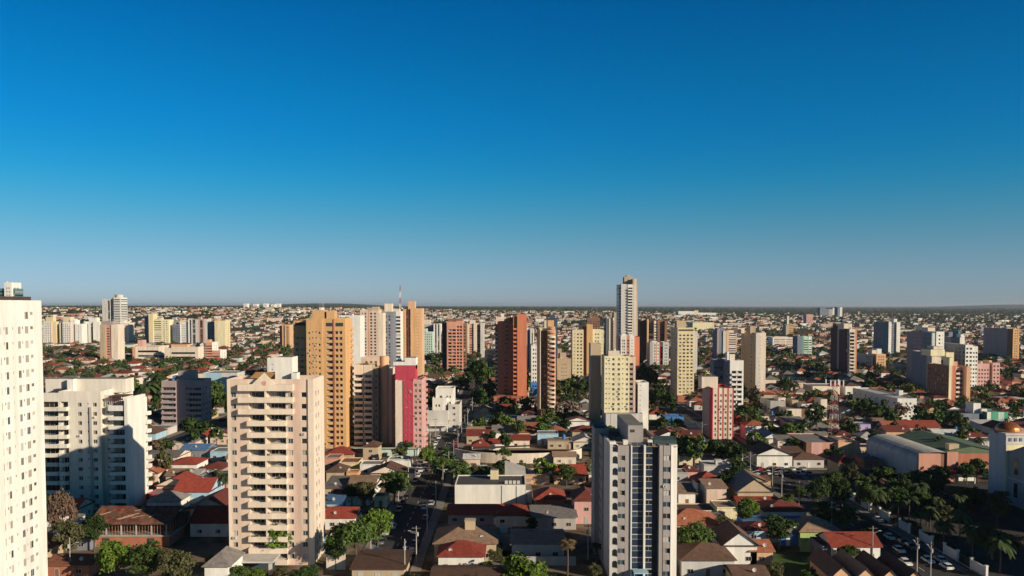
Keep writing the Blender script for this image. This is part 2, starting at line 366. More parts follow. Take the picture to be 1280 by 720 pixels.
# ================================================================== THE SETTING
def build_ground():
    xs_ = []; nx = 90
    ys = [-60, 60, 120, 170] + [180 + 25 * i for i in range(44)] + [1280 + 90 * i for i in range(26)]
    y = ys[-1]
    while y < 42000: y *= 1.12; ys.append(y)
    rnd = random.Random(4); v = []; f = []
    ts = [-1.25 + 2.5 * i / nx for i in range(nx + 1)]
    for y in ys:
        wx = max(y, 260)
        for t in ts:
            x = t * wx; z = ground(x, y)
            if y > 4000:
                p = 640 + F * x / y      # far wooded ridges
                z += 10 * smooth(4000, 9000, y) * (math.sin(x / 900.0 + y / 1500.0) + .6 * math.sin(x / 370.0 + 2)) * .4
                z += 55 * smooth(9000, 14000, y) * max(0, 1 - ((p - 400) / 90.0) ** 2) * (1 if y < 20000 else 0)
                z += 70 * smooth(12000, 18000, y) * smooth(1130, 1260, p) * (1 if y < 26000 else .4)
            v.append((x, y, z))
    n = nx + 1
    for j in range(len(ys) - 1):
        for i in range(nx): f.append((j * n + i, j * n + i + 1, (j + 1) * n + i + 1, (j + 1) * n + i))
    me = bpy.data.meshes.new('ground'); me.from_pydata(v, [], f)
    m = bpy.data.materials.new('ground'); m.use_nodes = True; t = m.node_tree; b = t.nodes['Principled BSDF']
    b.inputs['Roughness'].default_value = .95; b.inputs['Specular IOR Level'].default_value = .1
    geo = t.nodes.new('ShaderNodeNewGeometry')
    def noise(sc, det=6):
        q = t.nodes.new('ShaderNodeTexNoise'); q.inputs['Scale'].default_value = sc; q.inputs['Detail'].default_value = det
        t.links.new(geo.outputs['Position'], q.inputs['Vector']); return q.outputs['Fac']
    def ramp(src, cols):
        r = t.nodes.new('ShaderNodeValToRGB'); t.links.new(src, r.inputs[0]); e = r.color_ramp.elements
        e[0].position, e[0].color = cols[0][0], (*cols[0][1], 1); e[1].position, e[1].color = cols[-1][0], (*cols[-1][1], 1)
        for p, c in cols[1:-1]: k = e.new(p); k.color = (*c, 1)
        return r.outputs[0]
    near = ramp(noise(.09), [(.35, (.05, .055, .03)), (.45, (.16, .105, .07)), (.55, (.22, .18, .14)), (.66, (.11, .085, .06))])
    far = ramp(noise(.004, 9), [(.38, (.022, .036, .016)), (.5, (.045, .055, .024)), (.57, (.09, .065, .04)), (.63, (.03, .042, .018))])
    sep = t.nodes.new('ShaderNodeSeparateXYZ'); t.links.new(geo.outputs['Position'], sep.inputs[0])
    mr = t.nodes.new('ShaderNodeMapRange'); mr.inputs['From Min'].default_value = 900; mr.inputs['From Max'].default_value = 2200
    t.links.new(sep.outputs['Y'], mr.inputs['Value'])
    mx = t.nodes.new('ShaderNodeMix'); mx.data_type = 'RGBA'
    t.links.new(mr.outputs[0], mx.inputs[0]); t.links.new(near, mx.inputs[6]); t.links.new(far, mx.inputs[7])
    t.links.new(mx.outputs[2], b.inputs['Base Color'])
    me.materials.append(m); structure(link('ground', me))
build_ground()
XS = [-31 + 132 * k for k in range(-6, 9)]       # streets running away from the camera
YS = [322 + 128 * k for k in range(-1, 8)]       # cross streets
M_ASPH = mat('asphalt', (.055, .051, .048), .9, .5, .25); M_PAVE = mat('pavement', (.26, .23, .20), .9, .3, .5); M_LINE = mat('road_paint', (.70, .68, .60), .7, .2, 2)
def build_roads():
    a = MB(); l = MB(); p = MB(); yM = 1230
    for x in XS:
        hw = 8.5 if abs(x - 101) < 1 else 6.0
        a.q((x - hw, 150, .06), (x + hw, 150, .06), (x + hw, yM, .06), (x - hw, yM, .06))
        y = 152
        while y < 700: l.q((x - .09, y, .068), (x + .09, y, .068), (x + .09, y + 3, .068), (x - .09, y + 3, .068)); y += 7
    for y in YS:
        if 150 < y < yM:
            for i in range(len(XS) - 1):
                x0 = XS[i] + (8.5 if abs(XS[i] - 101) < 1 else 6.0); x1 = XS[i + 1] - (8.5 if abs(XS[i + 1] - 101) < 1 else 6.0)
                if y < 260: continue
                a.q((x0, y - 5, .06), (x1, y - 5, .06), (x1, y + 5, .06), (x0, y + 5, .06))
                for s_ in (x0 + 1, x1 - 4):
                    for k in range(5): l.q((s_, y - 4 + k * 1.8, .068), (s_ + 3, y - 4 + k * 1.8, .068), (s_ + 3, y - 3.1 + k * 1.8, .068), (s_, y - 3.1 + k * 1.8, .068))
    for i in range(len(XS) - 1):                                  # pavements with kerbs round each block
        x0 = XS[i] + (8.5 if abs(XS[i] - 101) < 1 else 6.0); x1 = XS[i + 1] - (8.5 if abs(XS[i + 1] - 101) < 1 else 6.0)
        for j in range(len(YS) - 1):
            y0, y1 = YS[j] + 5, YS[j + 1] - 5
            if y1 > 960: continue
            t = 2.6
            for (q0, q1, r0, r1) in (((x0, x1, y0, y0 + t),) if j else ()) + ((x0, x1, y1 - t, y1), (x0, x0 + t, y0 + t, y1 - t), (x1 - t, x1, y0 + t, y1 - t)): p.box(q0, q1, r0, r1, -.1, .18)
    structure(a.build('road', M_ASPH)); structure(l.build('road_marking', M_LINE)); structure(p.build('pavement', M_PAVE))
build_roads()
# plaza with its car park behind the avenue wall
pz = MB(); pz.q((114, 150, .10), (190, 150, .10), (190, 305, .10), (114, 305, .10)); structure(pz.build('car_park', mat('plaza', (.05, .046, .042), .95, .5, .2)))

# ================================================================== NEAR TOWERS
def world(px0, px1, top, Y, cap=300):
    z = zat(top, Y); return xat(px0, Y, z), xat(px1, Y, z), z
TOWERS = []
def lm(x, y, name, z=0):
    p = proj(x, y, z); LAND.append((p[0], p[1], y, name))

# ---- white slab at the left edge: its long side runs away from the camera
def white_slab():
    X = -98.0; Yf = 98 * F / (640 - 52.3); Yn = 128.0; z1 = zat(375.5, 170)
    t = Tower('apartment_tower', 'tall plain white apartment block cut off by the left edge, rows of tiny windows', 'apartment tower', X - 9, Yn, 0, seed=3)
    mb = MB(); mats = [wm('white'), M_ROOF]; o = (X - t.x, 0); L = Yf - Yn
    pxs = [(0.2, 1.4, 1.5), (4.2, 5.8, .6), (6.6, 10, 1.5), (15, 16.4, .6), (22.2, 25.8, 1.5), (27.4, 28.9, .6), (31, 35.4, 1.5), (37.8, 41.2, .7)]
    cols = []
    for a, b, hh in pxs:
        ya, yb = 98 * F / (640 - a) - Yn, 98 * F / (640 - b) - Yn; cols.append((ya, yb, hh))
    for sh in (-13.4, -26.0):
        cols += [(a + sh, b + sh, h) for a, b, h in cols[:8] if a + sh > .5]
    cols.sort(); fh = 2.92; nf = 21; e = 0.0
    clean = [c for c in cols]
    k = 0
    for a, b, hh in clean:
        if a <= e + .05: continue
        P = lambda s_, z, d=0: (o[0] - d, s_, z)
        mb.q(P(e, 0), P(a, 0), P(a, z1), P(e, z1)); z = 0
        for fl in range(nf):
            v1 = z1 - 3.6 - fh * fl - (0 if fl else -.0); v0 = v1 - hh
            if fl == 0 and not (33 < 640 - 98 * F / (a + Yn) < 45 or 30 < 640 - 98 * F / (a + Yn) < 36): continue
        rows = []
        for fl in range(nf - 1, -1, -1):
            if fl == 0 and 640 - 98 * F / (a + Yn) < 30: continue
            v1 = z1 - 2.3 - fh * fl - (.55 if hh < 1 else 0) * 0; v0 = v1 - hh
            if v0 > .5: rows.append((v0, v1))
        for v0, v1 in rows:
            mb.q(P(a, z), P(b, z), P(b, v0), P(a, v0)); d = .09
            mb.q(P(a, v0), P(b, v0), P(b, v0, d), P(a, v0, d)); mb.q(P(a, v1), P(b, v1), P(b, v1, d), P(a, v1, d))
            mb.q(P(a, v0), P(a, v1), P(a, v1, d), P(a, v0, d)); mb.q(P(b, v0), P(b, v1), P(b, v1, d), P(b, v0, d))
            mb.q(P(a, v0, d + .02), P(b, v0, d + .02), P(b, v1, d + .02), P(a, v1, d + .02))
            t.win.append(((o[0] - d, a, v0), math.pi / 2, b - a, v1 - v0)); z = v1
        mb.q(P(a, z), P(b, z), P(b, z1), P(a, z1)); e = b
    P = lambda s_, z, d=0: (o[0] - d, s_, z)
    mb.q(P(e, 0), P(L, 0), P(L, z1), P(e, z1))
    W = 18
    mb.q(P(0, 0), P(0, 0, W), P(0, z1, W), P(0, z1)); mb.q(P(L, 0), P(L, 0, W), P(L, z1, W), P(L, z1)); mb.q(P(0, 0, W), P(L, 0, W), P(L, z1, W), P(0, z1, W))
    mb.q(P(0, z1), P(L, z1), P(L, z1, W), P(0, z1, W), 1)
    mb.build('wall', mats, t.o)
    y42 = 98 * F / (640 - 42)
    m2 = MB(); m2.box(o[0] - 12, o[0] - .4, 0, y42 - Yn, z1, z1 + .75); m2.build('roof_cover', mat('dark_tiles', (.07, .05, .045), .8, .3, .8), t.o)
    # windows chosen from the lowest seen upwards: those inside the frame first
    t.win.sort(key=lambda q: q[0][1] < 22)
    t.win = [q for q in t.win if q[0][1] > 27.0]
    for p, rz, w_, h_ in t.win[:]: pass
    t.maxwin = 100; t.glw = [1, 1, 3, 6, 4]; t.ac = 0
    s = t; rest = t.win[100:]; t.done()
    BLOCKERS.append((0, 54, 375, 720, 160)); reserve(-118, -97, 120, 176); lm(-98, 172, 'the white block at the left edge', 0)
white_slab()

# ---- cream tower with wide balconies
def cream_tower():
    Y = 206.0; x0, x1, z1 = world(283.5, 390, 474, Y)
    W = x1 - x0; sc = W / 106.5
    t = Tower('apartment_tower', 'cream and pinkish apartment tower with long cream balconies and a small gable on top', 'apartment tower', (x0 + x1) / 2, Y, 0, maxwin=100)
    fh = 2.9; zb = z1 - 2.6 - 15 * fh
    t.zb = zb
    f = lambda px: x0 + (px - 283.5) * sc
    # main body: strips follow the photo: edge, windows, balcony bay, pilaster, windows, edge
    body = 'b4@cream w7:1 b8 b7 L45:2@cream b1@cream w9:1 b9@salmon w9:1 b8@cream'
    body = 'b4@cream w8:1 b14.5 L48:2@cream w8.5:1 b8.5@rosecream w9:1 b6@cream'
    t.vol(x0, x1, Y, Y + 11, 0, z1, 'pinkcream', body, 'b2@cream w4:2@cream b2@cream', fh=fh, zb=zb, sep=True, top=1.6, ww=1.25, par=1.2)
    bx0, bx1 = f(310), f(358.5)
    m = wm('cream')
    for k in range(15):
        z = zb + k * fh
        if k >= 13: a, b = f(299), f(367.5)
        else: a, b = bx0, bx1
        link('balcony', balmesh(b - a, 1.45, m, 1.1), t.o, (a - t.x, 0, z))
    a, b = f(299), f(367.5)
    zt = zb + 15 * fh
    mb = MB(); mb.box(a - t.x, b - t.x, -1.45, -.003, zt - .2, zt + 1.45); 
    c = (f(320) + f(344)) / 2 - t.x; g0, g1 = f(317) - t.x, f(346) - t.x
    P = [(g0, zt + 1.45), (g1, zt + 1.45), (c, zt + 4.3)]
    mb.tri(*[(x, -1.4, z) for x, z in P]); mb.tri(*[(x, -1.0, z) for x, z in P])
    for i in range(3): u, v = P[i], P[(i + 1) % 3]; mb.q((u[0], -1.4, u[1]), (v[0], -1.4, v[1]), (v[0], -1.0, v[1]), (u[0], -1.0, u[1]))
    mb.build('crowning_parapet', m, t.o)
    md = MB(); md.poly([(c + .62 * math.cos(q * .524), -1.46, zt + 1.7 + .62 * math.sin(q * .524)) for q in range(12)]); md.build('medallion', wm('salmon'), t.o)
    pr = MB(); pr.box(f(333) - t.x - .18, f(333) - t.x + .18, -1.3, -.003, zb - .2, zt); pr.build('balcony_pier', m, t.o)
    pe = MB(); pe.box(f(385) - t.x, f(390) - t.x + .35, -.35, -.004, 0.2, z1 + .02); pe.build('corner_pilaster', m, t.o)
    # rear wing, penthouse, tanks
    t.vol(f(300), f(383), Y + 11, Y + 19, 0, z1 - .6, 'cream')
    t.block('penthouse', f(331), f(353), Y + 9, Y + 15, z1 - 1.3, z1 + 4.9, wm('white'), M_ROOF)
    t.block('lift_house', f(355), f(362), Y + 7, Y + 10, z1 - 1.3, z1 + 1.0, wm('white'), M_ROOF)
    for k, q in ((2, .2), (3, .7), (6, .15), (7, .8), (9, .5), (11, .25), (12, .7), (4, .45)):      # plants behind the parapets
        r_ = random.Random(k); mb = MB()
        for i in range(60):
            c_ = (bx0 + (bx1 - bx0) * q - t.x + r_.gauss(0, .35), -.9 + r_.gauss(0, .15), zb + k * fh + 1.1 + r_.gauss(0, .25)); e_ = [r_.uniform(-.16, .16) for _ in range(6)]
            mb.q((c_[0] - .12, c_[1] + e_[0], c_[2] - .1), (c_[0] + .1, c_[1] + e_[1], c_[2] + e_[2]), (c_[0] + .12, c_[1] + e_[3], c_[2] + .12), (c_[0] + e_[4], c_[1], c_[2] + .14))
        mb.build('balcony_plant', mat('leaf_balcony', (.05, .085, .02), .8, .4, 3), t.o)
    pg = MB()                                   # glazed pergola on the left of the roof
    u0, u1 = f(304) - t.x, f(331) - t.x
    pg.q((u0, 5, z1 - .2), (u1, 5, z1 - .2), (u1, 10, z1 + 1.0), (u0, 10, z1 + 1.0), 0); pg.box(u0, u1, 9.9, 10.1, z1 - 1.3, z1 + 1.0, 0)
    pg.build('roof_pergola', mat('tile_orange', (.5, .28, .1), .8, .3, .7), t.o)
    # ground floor canopy and gate lodge
    mb = MB(); mb.box(f(296) - t.x, f(350) - t.x, -8, -1.5, 3.0, 3.35, 0); mb.box(f(298) - t.x, f(302) - t.x, -7.6, -7.2, 0, 3); mb.box(f(344) - t.x, f(348) - t.x, -7.6, -7.2, 0, 3); mb.box(f(302) - t.x, f(344) - t.x, -2.5, -2.2, 0, 3, 1)
    mb.build('entrance_canopy', [wm('lightgrey'), GL[1]], t.o)
    t.done(); lm((x0 + x1) / 2, Y, 'the cream balcony tower'); reserve(x0, x1, Y - 9, Y + 20)
cream_tower()

# ---- tower in front, glass strips and arched recesses
def front_tower():
    Y = 194.0; x0, x1, z1 = world(762.5, 848, 557, Y); sc = (x1 - x0) / 85.5
    f = lambda px: x0 + (px - 762.5) * sc
    t = Tower('apartment_tower', 'pale grey apartment tower with dark blue glass strips and arched recesses, large at the bottom', 'apartment tower', (x0 + x1) / 2, Y, 0, maxwin=100)
    fh = 2.76; zt = z1 - .6; zb = zt - 11 * fh - 1.2
    X = lambda px: f(px) - t.x
    W0 = wm('taupe'); wh = wm('white')
    # three front slabs with the recess between them
    D = 13.0
    t.vol(f(772.5), f(789.5), Y, Y + D, 0, z1, 'taupe', 'w9:1 b8', 'b', fh=fh, zb=zb, sep=True, ww=1.75, wh=1.2, top=.5)
    t.vol(f(824.5), f(839), Y, Y + D, 0, z1, 'taupe', 'b6 w10:1 b1', 'b', fh=fh, zb=zb, sep=True, ww=1.9, wh=1.25, top=.5)
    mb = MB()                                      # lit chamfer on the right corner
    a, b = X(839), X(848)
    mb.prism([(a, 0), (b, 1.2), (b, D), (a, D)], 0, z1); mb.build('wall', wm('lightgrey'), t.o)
    # glazed bays, set back
    mb = MB()
    gx = [(790, 804.5, .5), (807.5, 816, .5)]
    mb.box(X(789.5), X(816), 1.2, D, 0, z1 - .3, 2); mb.box(X(816), X(824.5), 2.6, D, 0, z1 - .3, 2)
    mb.box(X(804.8), X(807.2), -.3, 1.2, 0, z1 + .1, 1); mb.box(X(788.6), X(790.2), -.3, 0, 0, z1 + .1, 1)
    for k in range(12):
        z = zb + k * fh
        for p0, p1, _ in gx: mb.box(X(p0), X(p1), .52, 1.2, z - .17, z, 0)
    mb.build('wall', [wm('lightgrey'), wm('white'), wm('darkgrey')], t.o)
    for k in range(12):
        z = zb + k * fh
        for p0, p1, _ in gx:
            g = MB(); w_ = X(p1) - X(p0)
            g.q((0, 0, 0), (w_, 0, 0), (w_, 0, 1.5), (0, 0, 1.5), 0); g.q((0, .04, 1.55), (w_, .04, 1.55), (w_, .04, fh - .3), (0, .04, fh - .3), 1)
            g.box(0, w_, -.05, .02, 1.48, 1.56, 2)
            for q in (.5,): g.box(w_ * q - .02, w_ * q + .02, -.02, .01, 1.5, fh - .3, 2)
            g.build('glazed_bay', [mat('blue_panel', (.022, .035, .065), .25, 0, spec=.5), GL[(k * 3 + int(p0)) % 3], M_FRAME], t.o, (X(p0), .55, z))
    # arched recess column on the left
    mb = MB(); a, b = X(762.5), X(772.5)
    w_ = b - a; r0, r1 = a + .62, b - .02
    mb.box(a, r0, 0, D, 0, z1 + .35, 0); mb.box(r0, b, 1.6, D, 0, z1 - .3, 1)
    arc = [(r0 + (r1 - r0) * (.5 - .5 * math.cos(q * math.pi / 8)), math.sin(q * math.pi / 8) * (r1 - r0) * .42) for q in range(9)]
    for k in range(12):
        z = zb + k * fh; zs = z + 1.55                    # spring line
        mb.box(r0, b, -.0, 1.6, z - .95 + .35, z + .25, 0)
        ztop = z + fh - .6
        for i in range(8):
            (u0, h0), (u1, h1) = arc[i], arc[i + 1]
            mb.q((u0, 0, zs + h0), (u1, 0, zs + h1), (u1, 0, ztop), (u0, 0, ztop)); mb.q((u0, 0, zs + h0), (u1, 0, zs + h1), (u1, 1.6, zs + h1), (u0, 1.6, zs + h0))
    mb.build('arched_loggias', [wm('lightgrey'), wm('bluegrey')], t.o)
    # roof terrace, skylight boxes, stair house, rear wings
    mb = MB(); mb.box(X(763), X(848), .3, D, z1 - .35, z1 - .25); mb.build('roof', mat('terrace', (.36, .25, .17), .9, .3, .4), t.o)
    mb = MB(); mb.box(X(762), X(770), -.1, 1.4, z1 + .3, z1 + .9); mb.build('corner_cap', wh, t.o)
    for p in (781, 812): t.block('skylight', f(p), f(p + 6), Y + 2.5, Y + 4.0, z1 - .3, z1 + .85, wh)
    t.block('stair_house', f(789.5), f(809), Y + 6, Y + 27, z1 - .3, z1 + 3.9, W0, mat('flat_roof', (.2, .18, .16), .9, .2))
    t.block('stair_house_slit', f(792), f(798), Y + 5.98, Y + 6.2, z1 + 2.2, z1 + 2.9, M_DARK)
    mb = MB(); c = X(838); mb.prism([(c - 3.4, 3), (c + 1.9, 2.2), (c + 2.0, 9), (c - 2.6, 9)], z1 - .3, z1 + .9); mb.build('roof_tank_cover', mat('slate', (.06, .09, .09), .7, .3), t.o)
    xr0, _, _ = world(746, 800, 533, 221)
    t.vol(xr0, f(832), Y + D, Y + 29, 0, z1 - .2, 'taupe', 'b', 'b1 v4:2 b1 w4:1 b1', fh=fh, zb=zb, sep=False, top=.5, left='b2 v5:3 w6:2 b1')
    t.vol(xr0 - 1.2, xr0 + 2.5, Y + 21, Y + 28.9, 0, z1 + 1.0, 'taupe', 'b', 'b1 v3:1 b1', fh=fh, zb=zb, left='b1 v4:2 b1')
    mb = MB(); mb.box(X(791), X(809), -3.2, -.4, 2.7, 3.0); mb.box(X(791.5), X(792), -3.1, -2.8, 0, 2.7); mb.box(X(808), X(808.5), -3.1, -2.8, 0, 2.7); mb.build('entrance_canopy', wm('sky'), t.o)
    t.done(); lm((x0 + x1) / 2, Y, 'the pale tower with glass strips'); reserve(x0 - 6, x1 + 1, Y - 8, Y + 38)
front_tower()

# ---- white apartment block on the left with loggias
def white_flats():
    Y = 262.0; x0, _, z1 = world(20, 161, 488, Y); x1 = xat(161.5, Y, 36)
    t = Tower('apartment_block', 'broad white apartment block with loggias and a blank end wall, lower half in shadow', 'apartment block', (x0 + x1) / 2, Y, 0)
    fh = 2.93; z1 = zat(489, Y); zb = z1 - 4.2 - 12 * fh + 1.2
    f = lambda px: xat(px, Y, 30)
    t.vol(f(-30), f(74), Y, Y + 16, 0, z1 - .5, 'ivory', 'b6 B40:2 b2 B18:1', 'b', fh=fh, zb=zb, sep=True, top=2.0, proud=1.5)
    t.vol(f(74), f(126), Y + .0, Y + 16, 0, z1, 'ivory', 'b1 B12:1 b10 w8:1 b5 v4:1 b4 w6:1 b5', 'b', fh=fh, zb=zb, sep=True, top=2.6, ww=1.35, proud=1.5)
    t.vol(f(126), f(138), Y + 2.0, Y + 16, 0, z1 - 1.4, 'ivory', 'b2 v6:1 b3', 'b', fh=fh, zb=zb, sep=True, top=1.5)
    t.vol(f(138), f(158), Y + 2.4, Y + 15, 0, z1 - 3.4, 'white', 'b1@grey w18:1@grey b1@grey', 'b', fh=fh, zb=zb, sep=True, top=.6, ww=4.2, wh=2.2, sill=.15)
    zz = zat(497, Y)
    t.vol(f(158), x1, Y - 1.4, Y + 11.5, 0, zz, 'white', 'b', 'b', par=.3)
    for k in range(12):
        z = zb + k * fh
        if z > zz - 2.5: continue
        link('balcony', balmesh(f(158) - f(137) - .02, 3.4, wm('white'), .95 if k < 11 else 1.5), t.o, (f(137) - t.x, 2.39, z))
    mb = MB()
    for k in range(7): mb.box(f(139 + 2.6 * k) - t.x, f(139.6 + 2.6 * k) - t.x, -.6, -.4, zz - 1.7, zz + .3)
    mb.box(f(138) - t.x, f(157.8) - t.x, -.9, 5, zz + .3, zz + .6); mb.build('terrace_pergola', mat('dark_wood', (.11, .05, .035), .8, .3, 1), t.o)
    mb = MB(); mb.box(f(112.5) - t.x, f(115.2) - t.x, -.45, -.005, 2, z1 - 5); mb.build('drain_shaft', wm('grey'), t.o)
    t.block('penthouse', f(40), f(143), Y + 8, Y + 14, z1 - 1.3, z1 + 3.2, wm('ivory'), M_ROOF)
    t.block('penthouse_wall', f(72), f(80), Y + 6, Y + 8, z1 - 1.3, z1 + 3.3, wm('white'), M_ROOF)
    t.block('roof_shade', f(56), f(73), Y + 5.2, Y + 7.9, z1 - .2, z1 + .1, M_DARK)
    for k in range(11): link('balcony', balmesh(1.5, 1.2, wm('white'), 1.0), t.o, (x1 - t.x, 11.6, zb + k * fh), R(90))
    t.done(); lm(f(120), Y, 'the white apartment block')
white_flats()

# ---- big orange tower
def orange_tower():
    Y = 376.0; f = lambda px: xat(px, Y, 45)
    t = Tower('apartment_tower', 'big orange apartment tower with a thin red stripe down its front', 'apartment tower', f(405), Y, 0)
    z1 = zat(398, Y); fh = 2.66
    t.vol(f(383), f(403), Y, Y + 16, 0, z1, 'orange', 'b1 w4:1 v7:2 w4:1 b1', 'b', fh=fh, sep=True, ww=.85, wh=1.0, top=5.0)
    t.vol(f(403), f(416.2), Y + .5, Y + 16, 0, z1, 'orange', 'b4 L9:1', 'b', fh=fh, sep=True, top=5.0)
    mb = MB(); mb.box(f(416.2) - t.x, f(418) - t.x, .25, 3, 0, z1 - .3); mb.build('red_stripe', wm('brick'), t.o)
    t.vol(f(418), f(431.5), Y + .5, Y + 16.9, 0, z1, 'orange', 'L10:2 b3', 'b2 v2:2 b3', fh=fh, sep=True, top=5.0)
    t.vol(f(362.5), f(383), Y + 6.5, Y + 18, 0, zat(401, Y), 'orange', 'b1 w12:3 b1', 'b', fh=fh, sep=True, top=4.5, ww=1.5)
    for a, b in ((407.5, 415.5), (419.5, 429)): t.block('top_window', f(a), f(b), Y + .42, Y + .6, z1 - 3.6, z1 - 2.0, M_DARK)
    t.block('top_window', f(364.5), f(378), Y + 6.42, Y + 6.6, z1 - 3.4, z1 - 2.0, M_DARK)
    t.block('lift_house', f(388), f(403), Y + 4, Y + 12, z1 - 1, zat(387.5, Y), wm('orange'), M_ROOF)
    t.block('lift_house', f(406), f(416), Y + 4, Y + 10, z1 - 1, zat(388.5, Y), wm('orange'), M_ROOF)
    mb = MB(); mb.cyl(f(396.5) - t.x, 8, zat(387.5, Y), zat(384.5, Y), 1.6); mb.build('water_tank', wm('lightgrey'), t.o)
    for p, h in ((395.5, 4.6), (398.6, 5.2), (400, 3.4)): t.mast(f(p), Y + 8, zat(387.5, Y), h)
    for k in range(21):
        z = .6 + fh * k
        link('balcony', balmesh(2.6, 1.0, wm('orange'), 1.0), t.o, (f(431.5) - t.x, 12.5, z), R(90))
    t.done(); lm(f(405), Y, 'the big orange tower')
orange_tower()

# ---- brown flats with balconies and round stair tower, crimson tower
def balcony_flats():
    Y = 386.0; f = lambda px: xat(px, Y, 35)
    t = Tower('apartment_tower', 'beige flats with stacked balconies and a rounded tan shaft beside the crimson tower', 'apartment tower', f(460), Y, 0)
    z1 = zat(456, Y); fh = 2.72
    t.vol(f(442.5), f(466.5), Y, Y + 14, 0, z1, 'tan', 'B11:1@cream b1 B10:1@cream b1', 'b', fh=fh, sep=True, top=1.6, proud=1.3, balmat=wm('cream'))
    t.vol(f(466.5), f(472), Y + 1.5, Y + 14, 0, z1 - 1, 'tan', 'w1:1', 'b', fh=fh, sep=True)
    zz = zat(446, Y); mb = MB(); cx = (f(472.5) + f(484.5)) / 2; r = (f(484.5) - f(472.5)) / 2
    mb.cyl(cx - t.x, 5, 0, zz, r, k=24); mb.build('stair_shaft', wm('peach'), t.o); reserve(cx - r, cx + r, Y, Y + 10)
    t.vol(f(484), f(489), Y + 4, Y + 12, 0, zat(461, Y), 'cream', 'b', 'b', fh=fh)
    t.vol(f(444), f(471), Y + 14, Y + 22, 0, zat(449, Y), 'pinkcream', 'b1 w4:3 b1', 'b', fh=fh)
    t.done(); lm(f(455), Y, 'the beige balcony flats')
balcony_flats()
def crimson_tower():
    Y = 368.0; f = lambda px: xat(px, Y, 30)
    t = Tower('apartment_tower', 'crimson and pink apartment tower with a cream strip and white roof box', 'apartment tower', f(508), Y, 0)
    z1 = zat(475.5, Y); fh = 2.5
    t.vol(f(494), f(504), Y, Y + 17, 0, z1, 'cream', 'b', 'b', fh=fh)
    t.vol(f(504), f(516.5), Y - .3, Y + 17, 0, z1, 'crimson', 'b2 v8:2 b1', 'b', fh=fh, sep=True, top=1.5)
    t.vol(f(516.5), f(527.5), Y, Y + 17, 0, z1 + .4, 'pink', 'w1:2', 'b1 w5:3 b1', fh=fh, sep=True, top=1.5, ww=1.1)
    t.vol(f(486.5), f(494), Y + 7, Y + 18, 0, zat(471, Y), 'redorange', 'w1:1@redorange', 'b', fh=fh, sep=True, ww=1.0)
    t.block('lift_house', f(492), f(517.5), Y + 5, Y + 14, z1 - 1, zat(458, Y), wm('crimson'), M_ROOF)
    t.block('white_roof_house', f(489), f(503.5), Y + 7, Y + 15, zat(458.2, Y), zat(453.5, Y), wm('white'), M_ROOF)
    t.block('white_roof_house', f(503.5), f(517.5), Y + 7, Y + 15, zat(463, Y), zat(448.5, Y), wm('white'), M_ROOF)
    for k in range(14): link('balcony', balmesh(2.4, .9, wm('pink'), 1.0), t.o, (f(527.5) - t.x, 13.5, .8 + fh * k), R(90))
    t.tank(f(496), Y + 10, zat(453.5, Y), .9, 1.2)
    t.done(); lm(f(508), Y, 'the crimson tower')
crimson_tower()

# ---- red-orange tower and brown-orange tower, centre
def redorange_tower():
    Y = 552.0; f = lambda px: xat(px, Y, 50)
    t = Tower('apartment_tower', 'brick orange apartment tower, its left part in deep shadow, taller wing on the right', 'apartment tower', f(638), Y, 0, maxwin=100)
    fh = 2.85
    t.vol(f(646.5), f(658.5), Y, Y + 22, 0, zat(393, Y), 'redorange', 'b', 'b', fh=fh)
    t.vol(f(641.5), f(646.5), Y + 1.5, Y + 20, 0, zat(396, Y), 'redorange', 'B1:1', 'b', fh=fh, sep=True, proud=1.2, top=3)
    t.vol(f(621.5), f(641.5), Y + 9.5, Y + 24, 0, zat(402, Y), 'redorange', 'b8 w6:1 b6', 'b', fh=fh, sep=True, ww=2.6, wh=1.1)
    t.vol(f(630), f(637), Y + 9.0, Y + 9.5, 40, zat(398.5, Y), 'redorange', 'w1:1', 'b', fh=fh)
    t.vol(f(618.5), f(621.5), Y + 13, Y + 24, 0, zat(406, Y), 'redorange', 'B1:1', 'b', fh=fh, proud=1.1, balmat=wm('white'))
    mb = MB(); mb.box(f(617) - t.x, f(660) - t.x, -6, 28, 0, 5); mb.build('podium', wm('brick'), t.o); reserve(f(617), f(660), Y - 6, Y + 28)
    t.block('lift_house', f(633), f(644), Y + 12, Y + 19, zat(402, Y) - 1, zat(397, Y), wm('redorange'), M_ROOF)
    t.done(); lm(f(638), Y, 'the brick orange tower')
redorange_tower()
